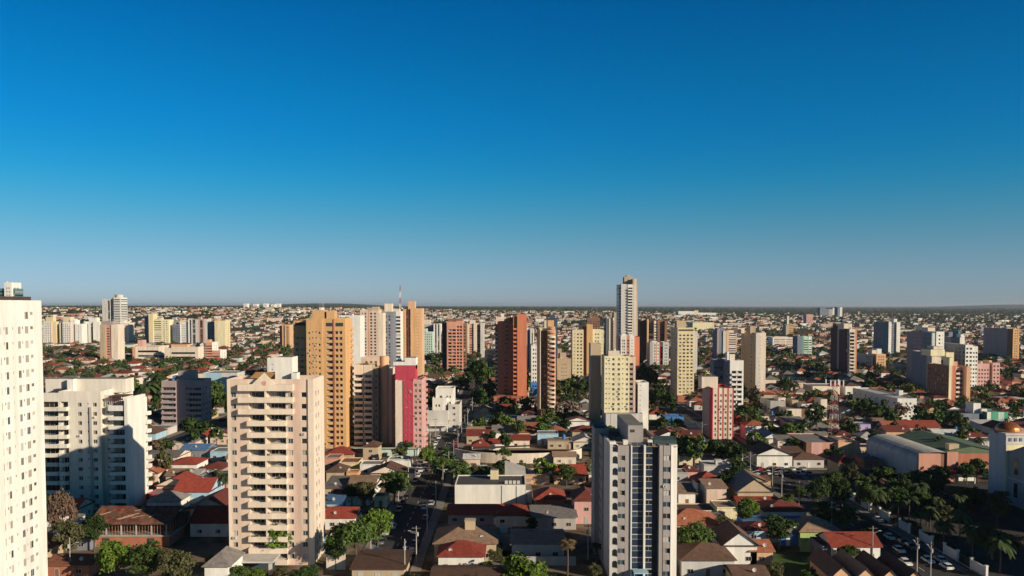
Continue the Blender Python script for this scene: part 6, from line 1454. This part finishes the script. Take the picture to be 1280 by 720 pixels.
for a in [
 (146, 730, 676, 56, 'round', 'bright', 'bright yellow green tree in front of the unfinished brick building'), (184, 736, 680, 56, 'round', 'mid', 'green tree in front of the right half of the unfinished brick building'),
 (220, 742, 688, 56, 'round', 'olive', 'dull green tree at the bottom left corner of the unfinished brick building'),
 (76, 692, 612, 44, 'round', 'dry', 'tall brownish tree between the left white slab and the white apartment block'), (86, 704, 652, 46, 'round', 'olive', 'olive tree at the foot of the tall brownish tree'),
 (118, 690, 645, 40, 'round', 'dark', 'dark shaded tree at the foot of the white apartment block'),
 (445, 712, 654, 70, 'umbrella', 'mid', 'large spreading tree over the parking shed by the street'), (472, 690, 637, 52, 'umbrella', 'bright', 'bright domed tree just behind the large spreading street tree'),
 (493, 632, 588, 46, 'round', 'mid', 'big round tree by the yellow street kiosk'), (440, 632, 605, 26, 'round', 'dark', 'dark tree beside the low red roof right of the cream tower'),
 (420, 712, 672, 30, 'round', 'dark', 'dark tree against the right flank of the cream balcony tower'),
 (536, 590, 556, 26, 'round', 'bright', 'bright street tree below the crimson tower'), (552, 606, 570, 34, 'round', 'mid', None), (577, 612, 578, 34, 'round', 'mid', None), (595, 606, 580, 26, 'round', 'olive', None), (560, 588, 558, 22, 'column', 'dark', None),
 (627, 596, 574, 26, 'round', 'dark', None), (680, 604, 572, 34, 'round', 'bright', 'bright round tree right of the white warehouse'), (708, 608, 581, 32, 'round', 'mid', None), (735, 600, 578, 24, 'round', 'olive', None), (652, 592, 576, 18, 'round', 'olive', None),
 (660, 690, 662, 26, 'round', 'dry', 'dry brown bushy tree in front of the shaded sheds in the bottom middle'), (665, 672, 642, 14, 'column', 'dark', 'slim dark conifer behind the dry brown bushy tree'),
 (709, 728, 668, 40, 'fan', 'drypalm', 'palm with dry golden fans at the bottom left of the glass strip tower'), (655, 736, 697, 66, 'bush', 'bright', 'bright green broad bush at the bottom edge in the middle'), (618, 700, 682, 22, 'bush', 'olive', None), (608, 716, 700, 20, 'bush', 'mid', None),
 (848, 582, 540, 34, 'round', 'dark', None), (868, 585, 543, 38, 'round', 'mid', None), (893, 585, 548, 36, 'round', 'dark', None), (922, 588, 550, 40, 'round', 'dark', None), (946, 570, 540, 32, 'round', 'mid', None), (908, 580, 552, 26, 'round', 'olive', None),
 (918, 612, 583, 36, 'round', 'dark', 'round dark tree beside the grey white cube house'), (933, 662, 634, 24, 'round', 'mid', 'bushy tree right of the pale yellow green cube'), (900, 676, 658, 28, 'bush', 'olive', None),
 (1000, 628, 608, 22, 'round', 'mid', None), (985, 640, 616, 20, 'round', 'mid', None), (1024, 640, 596, 34, 'round', 'dark', None), (1040, 622, 590, 30, 'round', 'mid', None), (1052, 640, 600, 34, 'round', 'dark', None), (1064, 618, 580, 26, 'round', 'olive', 'olive tree in front of the bright orange two storey house'), (1030, 664, 626, 36, 'round', 'dark', None), (1056, 668, 634, 36, 'round', 'dark', None), (1085, 640, 604, 34, 'round', 'mid', None),
 (1080, 690, 660, 24, 'round', 'mid', None), (1110, 625, 600, 40, 'round', 'dry', None), (1092, 612, 588, 24, 'round', 'dark', None),
 (1152, 600, 575, 26, 'round', 'olive', None), (1178, 604, 582, 26, 'round', 'dark', None), (1208, 606, 580, 30, 'round', 'dark', None), (1222, 604, 572, 30, 'round', 'dark', None), (1240, 700, 660, 50, 'round', 'dark', 'dark broad tree on the plaza below the domed hall'), (1262, 700, 668, 36, 'round', 'olive', None), (1180, 660, 632, 40, 'round', 'olive', None),
 (244, 562, 520, 46, 'round', 'dark', 'large black green tree at the foot of the mauve flats'), (270, 520, 474, 34, 'round', 'mid', 'tall green tree right of the mauve flats'), (258, 528, 480, 26, 'round', 'dark', None), (284, 530, 488, 22, 'round', 'dark', None),
 (168, 520, 470, 32, 'round', 'mid', None), (184, 524, 474, 30, 'palm', 'palm', None), (196, 522, 466, 26, 'round', 'dark', None), (200, 512, 462, 20, 'palm', 'palm', None), (158, 506, 478, 26, 'round', 'dark', None), (205, 600, 560, 26, 'round', 'olive', None), (195, 575, 548, 26, 'round', 'dry', None),
 (420, 490, 458, 18, 'round', 'dark', None), (426, 545, 500, 18, 'round', 'dark', None), (592, 490, 448, 30, 'round', 'dark', None), (604, 494, 452, 30, 'round', 'mid', None), (600, 520, 480, 26, 'round', 'dark', None), (580, 498, 470, 20, 'round', 'dark', None), (612, 512, 470, 22, 'round', 'dark', None),
 (700, 502, 474, 26, 'round', 'mid', None), (716, 502, 472, 30, 'round', 'mid', None), (732, 502, 474, 28, 'round', 'dark', None), (690, 540, 516, 30, 'round', 'mid', None), (712, 536, 512, 26, 'round', 'dark', None), (620, 540, 514, 20, 'round', 'dark', None),
 (805, 490, 452, 26, 'round', 'dark', None), (816, 496, 462, 22, 'round', 'dark', None), (822, 522, 478, 30, 'round', 'dark', None), (836, 528, 488, 26, 'round', 'dark', None), (828, 548, 520, 24, 'round', 'dark', None),
 (1098, 535, 500, 30, 'round', 'mid', None), (1080, 530, 498, 26, 'round', 'dark', None), (1112, 540, 510, 24, 'round', 'dark', None), (1150, 535, 506, 28, 'round', 'dark', None), (1168, 540, 508, 28, 'round', 'mid', None), (1186, 540, 510, 28, 'round', 'dark', None), (1200, 548, 516, 22, 'round', 'mid', None), (1020, 545, 505, 30, 'round', 'dark', None), (1000, 552, 525, 30, 'round', 'dark', None), (984, 556, 528, 34, 'round', 'mid', None), (962, 552, 528, 26, 'round', 'mid', None)]:
    tp(*a)
for i, (px, yb) in enumerate(((1096, 648), (1108, 640), (1122, 660), (1136, 652), (1150, 672), (1163, 664), (1180, 690), (1200, 676), (1216, 700), (1232, 690), (1250, 716), (1076, 630), (1088, 622), (1120, 632), (1148, 640), (1172, 650), (1060, 612), (1050, 618))):
    Y = yg(yb); tree(xat(px, Y, 0), Y, rT.uniform(7.5, 10), 6, 'palm', 'palm', None, 'feathery palm')
for i in range(9):
    y = 206 + i * 9.6; tree(114.9, y, 2.6, 3.6, 'bush', 'dark', 'clipped dark round bush behind the white boundary wall, ' + ('nearest', 'second nearest', 'third nearest', 'fourth nearest', 'fifth nearest', 'sixth nearest', 'seventh nearest', 'eighth nearest', 'ninth nearest')[i] + ' to the camera', group='clipped bushes along the boundary wall')
for i, (px, yb) in enumerate(((300, 733), (322, 728), (352, 724), (372, 730), (388, 722), (520, 735), (578, 742), (606, 738), (690, 738), (722, 742), (742, 728), (862, 742), (892, 748), (970, 728), (990, 738), (1012, 735), (1022, 722), (240, 735), (265, 712))):
    Y = yg(yb); tree(xat(px, Y, 0), Y, rT.uniform(2.5, 5), rT.uniform(3.5, 6), rT.choice(('bush', 'round', 'bush')), rT.choice(('mid', 'dark', 'bright', 'olive')), None, 'leafy tree at the bottom edge')
for i in range(30):
    x, y = rT.uniform(117, 158), rT.uniform(216, 300); q = proj(x, y, 0)
    if q[0] < 1275: tree(x, y, rT.uniform(5.5, 9), rT.uniform(6, 9.5), *rT.choice((('round', 'dark'), ('round', 'mid'), ('round', 'olive'), ('palm', 'palm'))), None, 'leafy tree on the plaza')
TREE_SPOTS.sort(key=lambda c: c[1]); FAR_T = []
for x, y in TREE_SPOTS:
    h = rT.uniform(5, 10.5); w_ = h * rT.uniform(.8, 1.2)
    kind, leaf = rT.choices([('round', 'dark'), ('round', 'mid'), ('round', 'olive'), ('round', 'bright'), ('palm', 'palm'), ('column', 'dark'), ('umbrella', 'mid'), ('round', 'dry')], [8, 7, 3, 1, 1.2, .8, 1.5, .8])[0]
    if hidden(x - w_ / 2, x + w_ / 2, 0, h, y): continue
    if NT[0] < 285: tree(x, y, h, w_, kind, leaf, None, LDESC[leaf] + ' ' + KDESC[kind] + (' palm' if kind == 'palm' else ' tree'))
    else: FAR_T.append((x, y, h, w_))

# ================================================================== CARS, POLES
def car_proto():
    W, L = 1.72, 4.1
    mb = MB(); pr = [(-2.05, .35), (-2.05, .82), (-1.85, .95), (1.0, .92), (1.95, .78), (2.05, .6), (2.05, .35)]
    def ext(pr, w0, w1=None):
        m = MB(); n = len(pr)
        for i in range(n): a, b = pr[i], pr[(i + 1) % n]; m.q((-w0, a[0], a[1]), (-w0, b[0], b[1]), (w0, b[0], b[1]), (w0, a[0], a[1]))
        m.poly([(-w0, a, b) for a, b in pr]); m.poly([(w0, a, b) for a, b in pr][::-1]); return m
    body = ext(pr, W / 2)
    rf = [(-1.35, 1.40), (-.95, 1.46), (.15, 1.44), (.25, 1.40)]
    n0 = len(body.v); body.box(-.66, .66, -1.3, .2, 1.37, 1.45)
    gl = MB(); b0, b1 = [(-.80, -1.85, .93), (.80, -1.85, .93), (.80, .95, .92), (-.80, .95, .92)], [(-.66, -1.3, 1.38), (.66, -1.3, 1.38), (.66, .2, 1.38), (-.66, .2, 1.38)]
    for i in range(4): j = (i + 1) % 4; gl.q(b0[i], b0[j], b1[j], b1[i])
    wh = MB(); n = 14
    for i in range(n):
        a, b = 2 * math.pi * i / n, 2 * math.pi * (i + 1) / n; p = lambda t, x: (x, .31 * math.cos(t), .31 * math.sin(t)); wh.q(p(a, -.1), p(b, -.1), p(b, .1), p(a, .1)); 
        wh.tri(p(a, -.1), p(b, -.1), (-.1, 0, 0)); wh.tri(p(a, .1), p(b, .1), (.1, 0, 0))
    lp = MB(); lp.box(-.2, .2, 0, .06, 0, .14)
    return body, gl.mesh('glass_cabin', [GL[0]]), wh.mesh('wheel', [mat('tyre', (.015, .015, .016), .8, 0)]), lp
CB, CG, CW, CL = car_proto()
HLM = CL.mesh('headlight', [mat('lamp_glass', (.6, .6, .6), .2, 0)]); TLM = CL.mesh('tail_light', [mat('lamp_red', (.4, .02, .02), .3, 0)])
CARC = dict(white=(.75, .75, .74), silver=(.42, .43, .45), black=(.02, .02, .023), grey=(.14, .15, .16), red=(.42, .03, .03), blue=(.05, .12, .32), beige=(.45, .38, .28))
CARP = {c: CB.mesh('body', [mat('car_' + c, v, .28, 0, spec=.5)]) for c, v in CARC.items()}
rC = random.Random(31)
def car(x, y, rz, c, where):
    t = thing('parked_car', '', 'car', (x, y, .07), 'cars on the streets', rz)
    link('body', CARP[c], t); link('glass_cabin', CG, t)
    for sx in (-.78, .78):
        for sy in (-1.25, 1.25): link('wheel', CW, t, (sx, sy, .31))
        link('headlight', HLM, t, (sx * .75, 2.0, .62)); link('tail_light', TLM, t, (sx * .75, -2.08, .7))
    p = proj(x, y, 1); AUTO.append((t, p[0], p[1], y, c + ' car ' + where))
CC = ['white'] * 5 + ['silver'] * 4 + ['black'] * 3 + ['grey'] * 3 + ['red', 'blue', 'beige']
for (px, yb) in ((1112, 674), (1128, 681), (1124, 690), (1138, 686), (1160, 703), (1175, 702), (1183, 711), (1132, 706), (1098, 652)):
    Y = yg(yb); car(xat(px, Y, 0), Y, 0 if px % 2 else math.pi, rC.choice(['white', 'white', 'silver', 'grey']), 'driving on the avenue')
for (px, yb) in ((502, 666), (501, 660), (500, 690), (506, 706), (498, 636)): Y = yg(yb); car(-34.8 if px % 2 else -28, Y, 0, rC.choice(CC), 'on the middle street')
y = 215
while y < 560:
    for s_ in (-1, 1):
        if rC.random() < .62: car(-31 + s_ * 4.7, y + rC.uniform(-1, 1), 0 if s_ > 0 else math.pi, rC.choice(CC), 'parked along the street')
    y += 9
for i in range(17):                               # car park by the cross street on the right
    x = xat(898 + 7 * i, 318, 0); 
    if rC.random() < .85: car(x, 317 + (i % 2) * 1, rC.choice((0, math.pi)), rC.choice(CC), 'in the side car park')
    if rC.random() < .7: car(x + 1, 326.5, math.pi / 2 * 0, rC.choice(CC), 'in the side car park')
for i in range(7): car(xat(505 + 8 * i, 322, 0), 324.5, math.pi / 2, rC.choice(CC), 'parked at the crossing')
for (px, yb, c) in ((1115, 598, 'white'), (1148, 601, 'white'), (1172, 603, 'silver'), (1232, 598, 'beige'), (1196, 632, 'grey'), (1215, 640, 'black'), (1180, 622, 'grey'), (1160, 628, 'black')): Y = yg(yb); car(xat(px, Y, 0), Y, rC.choice((0, math.pi / 2)), c, 'on the plaza')
# utility poles with lamps
def pole_meshes():
    a = MB(); a.cyl(0, 0, -.2, 9.2, .16, .1, 8); b = MB(); b.box(-1.1, 1.1, -.06, .06, 8.5, 8.65); 
    for x in (-1, -.5, .5, 1): b.cyl(x, 0, 8.65, 8.85, .06, k=6)
    c = MB(); c.bar((0, 0, 7.2), (1.6, 0, 8.0), .05); c.box(1.4, 2.1, -.14, .14, 7.92, 8.06); d = MB(); d.cyl(-.3, -.05, 6.6, 7.6, .28, k=10)
    return a.mesh('pole', [M_CONC]), b.mesh('crossarm', [BARK]), c.mesh('lamp_arm', [mat('galvanised', (.4, .4, .4), .5, 0)]), d.mesh('transformer', [wm('grey')])
PM = pole_meshes()
def pole(x, y, rz, desc, tr=False):
    t = thing('utility_pole', '', 'utility pole', (x, y, .18), 'utility poles along the streets', rz)
    for nm, m in zip(('pole', 'crossarm', 'lamp_arm'), PM): link(nm, m, t)
    if tr: link('transformer', PM[3], t)
    p = proj(x, y, 5); AUTO.append((t, p[0], p[1], y, desc))
y = 208; k = 0
while y < 520:
    pole(-24.2, y, math.pi, 'grey utility pole', k % 3 == 0); pole(-37.8, y + 12, 0, 'grey utility pole')
    if y < 420: pole(91.2, y, 0, 'grey utility pole', k % 4 == 1)
    y += 27; k += 1
for (px, yb) in ((506, 722), (735, 700), (88, 720), (1146, 720), (1163, 726), (928, 598), (977, 622), (1022, 640)): Y = yg(yb); pole(xat(px, Y, 0), Y, rC.choice((0, 1.57)), 'grey utility pole', True)

# ================================================================== THE FAR CITY AND FAR TREES (nobody could count them)
def far_city():
    r = np.random.default_rng(3); L = []
    for x, y, w_, d_, h, wall, kind, rc, rh, zz in FAR_H: L.append((x, y, w_, d_, h, 1.0 if kind == 'flat' else (rh if kind != 'shed' else .5), 0.0, kind == 'flat'))
    y = 1222.0
    while y < 5200:
        step = 19 + (y - 1222) * .006; hw = y * .66; n = int(2 * hw / step)
        for i in range(n):
            x = -hw + step * i + r.uniform(-3, 3); px = 640 + F * x / y
            den = .56 * (1 - .35 * smooth(1800, 3600, y)) * (1 - .55 * smooth(700, 1200, px) * smooth(1500, 2600, y)) * (1 - .75 * smooth(3300, 5200, y))
            if (math.sin(x / 210.0 + y / 340.0) + math.sin(x / 95.0 - y / 160.0)) > 1.25: den *= .25
            if r.uniform() > den: continue
            big = r.uniform() < .05; w_ = r.uniform(8, 14) * (2.6 if big else 1); d_ = r.uniform(8, 13) * (1.6 if big else 1)
            two = r.uniform() < .13
            L.append((x, y + r.uniform(-5, 5), w_, d_, r.uniform(3, 4.2) + (3 if two else 0) + (3 if big else 0), r.uniform(.8, 2.4) if r.uniform() < .75 and not big else .25, r.normal(0, .12), False))
        y += step
    A = np.array([l[:7] for l in L], float); n = len(A)
    z0 = np.array([ground(a[0], a[1]) for a in A]); x, y, w_, d_, h, rh, rot = A.T
    lx = np.stack([-w_ / 2, w_ / 2, w_ / 2, -w_ / 2], 1); ly = np.stack([0 * d_, 0 * d_, d_, d_], 1)
    ov = .5; ex = np.sign(lx) * ov + lx; ey = np.stack([-ov + 0 * d_, -ov + 0 * d_, d_ + ov, d_ + ov], 1)
    ins = np.minimum(np.minimum(w_, d_) * .48, rh * 2.6)
    tx = np.stack([-w_ / 2 + ins, w_ / 2 - ins, w_ / 2 - ins, -w_ / 2 + ins], 1); ty = np.stack([ins, ins, d_ - ins, d_ - ins], 1)
    def lev(px_, py_, z): return np.stack([px_, py_, np.repeat(z[:, None], 4, 1)], 2)
    B, T, E, U = lev(lx, ly, -1 + 0 * h), lev(lx, ly, h), lev(ex, ey, h), lev(tx, ty, h + rh)
    F_ = [np.stack([B[:, i], B[:, j], T[:, j], T[:, i]], 1) for i, j in ((0, 1), (1, 2), (2, 3), (3, 0))] + [np.stack([E[:, i], E[:, j], U[:, j], U[:, i]], 1) for i, j in ((0, 1), (1, 2), (2, 3), (3, 0))] + [U]
    # a dark opening or two on the front
    q = lambda a, b, z1, z2: np.stack([np.stack([-w_ / 2 + w_ * a, -.05 + 0 * d_, z1 + 0 * h], 1), np.stack([-w_ / 2 + w_ * b, -.05 + 0 * d_, z1 + 0 * h], 1), np.stack([-w_ / 2 + w_ * b, -.05 + 0 * d_, z2 + 0 * h], 1), np.stack([-w_ / 2 + w_ * a, -.05 + 0 * d_, z2 + 0 * h], 1)], 1)
    F_ += [q(.12, .3, .9, 2.2), q(.6, .85, .3, 2.3)]
    V = np.stack(F_, 1).reshape(n, -1, 3); c, s = np.cos(rot)[:, None], np.sin(rot)[:, None]
    X = V[:, :, 0] * c - V[:, :, 1] * s + x[:, None]; Yy = V[:, :, 0] * s + V[:, :, 1] * c + y[:, None]; Z = V[:, :, 2] + z0[:, None]
    wn = ['white', 'cream', 'lightgrey', 'pinkcream', 'tan', 'salmon', 'yellow', 'mint']; rn = ['red', 'terracotta', 'rbrown', 'rgrey', 'fiber', 'rwhite', 'darkred']
    wi = r.choice(8, n, p=[.23, .23, .10, .20, .09, .09, .04, .02]); ri = 8 + r.choice(7, n, p=[.17, .23, .13, .14, .17, .08, .08])
    mi = np.concatenate([np.repeat(wi[:, None], 4, 1), np.repeat(ri[:, None], 5, 1), np.full((n, 2), 15)], 1)
    me = quads_mesh('distant_houses', np.stack([X, Yy, Z], 2).reshape(-1, 3), [wm(a) for a in wn] + [rm(a) for a in rn] + [GL[0]], mi.ravel())
    stuff(tag(link('distant_houses', me), 'countless small white and red roofed houses spread to the horizon behind the towers', 'houses'))
    return A
HA = far_city()
def far_trees():
    global nr
    nr = np.random.default_rng(12); r = nr; S_ = []
    for x, y, h, w_ in FAR_T: S_.append((x, y, h, w_, 1))
    y = 700.0
    while y < 16000:
        step = 17 + (y - 700) * .0125; hw = y * .66; n = int(2 * hw / step)
        xs_ = -hw + step * (np.arange(n) + r.uniform(-.5, .5, n))
        for x in xs_:
            px = 640 + F * x / y; cl = math.sin(x / 130.0 + 1.3 * math.sin(y / 170.0)) + math.sin(y / 140.0 + x / 310.0) + r.normal(0, .5)
            den = .42 + .25 * smooth(2200, 4500, y) + .28 * smooth(700, 1150, px) * smooth(1300, 2200, y) + (.25 if cl > 1.1 else 0)
            if y < 1240:
                den *= .6
                if not free(x - 2, x + 2, y - 2, y + 2): continue
                if min(abs(x - a) for a in XS) < 7 or min(abs(y - a) for a in YS) < 6: continue
            if r.uniform() < den: S_.append((x, y + r.uniform(-6, 6), r.uniform(5, 9.5) * (1 + .35 * smooth(2500, 9000, y)), r.uniform(5, 11) * (1 + 1.6 * smooth(2500, 12000, y)), 0))
        y += step
    out = []; mi = []
    A = np.array(S_); zs = np.array([ground(a[0], a[1]) for a in A])
    for lo, hi, k in ((0, 1250, 110), (1250, 2500, 44), (2500, 99999, 16)):
        q = (A[:, 1] >= lo) & (A[:, 1] < hi); B = A[q]; z = zs[q]; n = len(B)
        if not n: continue
        u = r.normal(0, 1, (n * k, 3)); u /= np.linalg.norm(u, axis=1)[:, None]; u[:, 2] = np.abs(u[:, 2]) * np.where(r.uniform(0, 1, n * k) < .2, -.5, 1)
        R_ = r.uniform(.5, 1.08, (n * k, 1)); rep = lambda a: np.repeat(a, k)
        lump = 1 + .25 * np.sin(3 * np.arctan2(u[:, 1], u[:, 0]) + rep(r.uniform(0, 6, n)))[:, None]
        P = u * R_ * lump * np.stack([rep(B[:, 3]) / 2, rep(B[:, 3]) / 2, rep(B[:, 2]) * .42], 1) + np.stack([rep(B[:, 0]), rep(B[:, 1]), rep(z + B[:, 2] * .55)], 1)
        sz = rep(B[:, 3])[:, None] * {110: .115, 44: .17, 16: .30}[k]
        out.append(leaf_quads(P, u, sz)); mi.append(np.repeat(r.choice(4, n, p=[.45, .33, .16, .06]), k))
    me = quads_mesh('distant_trees', np.concatenate(out), [LEAF['dark'], LEAF['mid'], LEAF['olive'], LEAF['dry']], np.concatenate(mi))
    stuff(tag(link('distant_trees', me), 'dark green tree crowns filling the gaps of the far city and the horizon', 'trees'))
far_trees()

# ================================================================== LABELS OF THE REPEATS
def label_repeats():
    ORD = ['nearest', 'second nearest', 'third nearest', 'fourth nearest', 'fifth nearest', 'sixth nearest', 'seventh nearest', 'eighth nearest', 'ninth nearest', 'tenth nearest', 'eleventh nearest', 'twelfth nearest'] + ['%dth nearest' % k for k in range(13, 80)]
    G = {}
    for t, px, py, Y, desc in AUTO:
        best = min(LAND, key=lambda l: (abs(l[0] - px) + 1.3 * abs(l[1] - py) + (0 if l[1] > 400 else 80)))
        dx, dy = px - best[0], py - best[1]
        rel = ('right of' if dx > 0 else 'left of') if abs(dx) > 1.2 * abs(dy) else ('in front of' if dy > 0 else 'behind')
        G.setdefault((desc, rel, best[3]), []).append((math.hypot(dx, dy), t))
    for (desc, rel, l), v in G.items():
        v.sort(key=lambda q: q[0])
        for i, (_, t) in enumerate(v):
            o = ORD[i] + ' ' if len(v) > 1 else ''
            s = desc + ' ' + (o + 'one ' if o else '') + rel + ' ' + l
            if len(s.split()) > 16: s = desc + ' ' + o + rel + ' ' + l
            if len(s.split()) > 16: s = desc.replace(' house with', ' house,') .replace(' two storey', '') .replace('two storey ', 'tall ') + ' ' + o + rel + ' ' + l
            if len(s.split()) > 16: s = s.replace('in front of', 'before')
            if len(s.split()) > 16: print('LONG', len(s.split()), s)
            t['label'] = s
    seen = {}
    for ob in bpy.data.objects:
        if 'label' in ob:
            n = len(ob['label'].split())
            if n > 16 or n < 4: print('WORDS', n, ob['label'])
            if ob['label'] in seen: print('DUP', ob['label'])
            seen[ob['label']] = 1
label_repeats()

# ================================================================== THE AIR
def build_haze():
    m = bpy.data.materials.new('haze'); m.use_nodes = True; t = m.node_tree; t.nodes.remove(t.nodes['Principled BSDF'])
    v = t.nodes.new('ShaderNodeVolumePrincipled'); v.inputs['Color'].default_value = (.72, .80, .90, 1); v.inputs['Density'].default_value = HAZE; v.inputs['Anisotropy'].default_value = 0.2
    t.links.new(v.outputs[0], t.nodes['Material Output'].inputs['Volume'])
    b = MB(); b.box(-56000, 56000, -300, 43000, -3, 128); stuff(b.build('haze', m))
HAZE = 3.2e-5
build_haze()
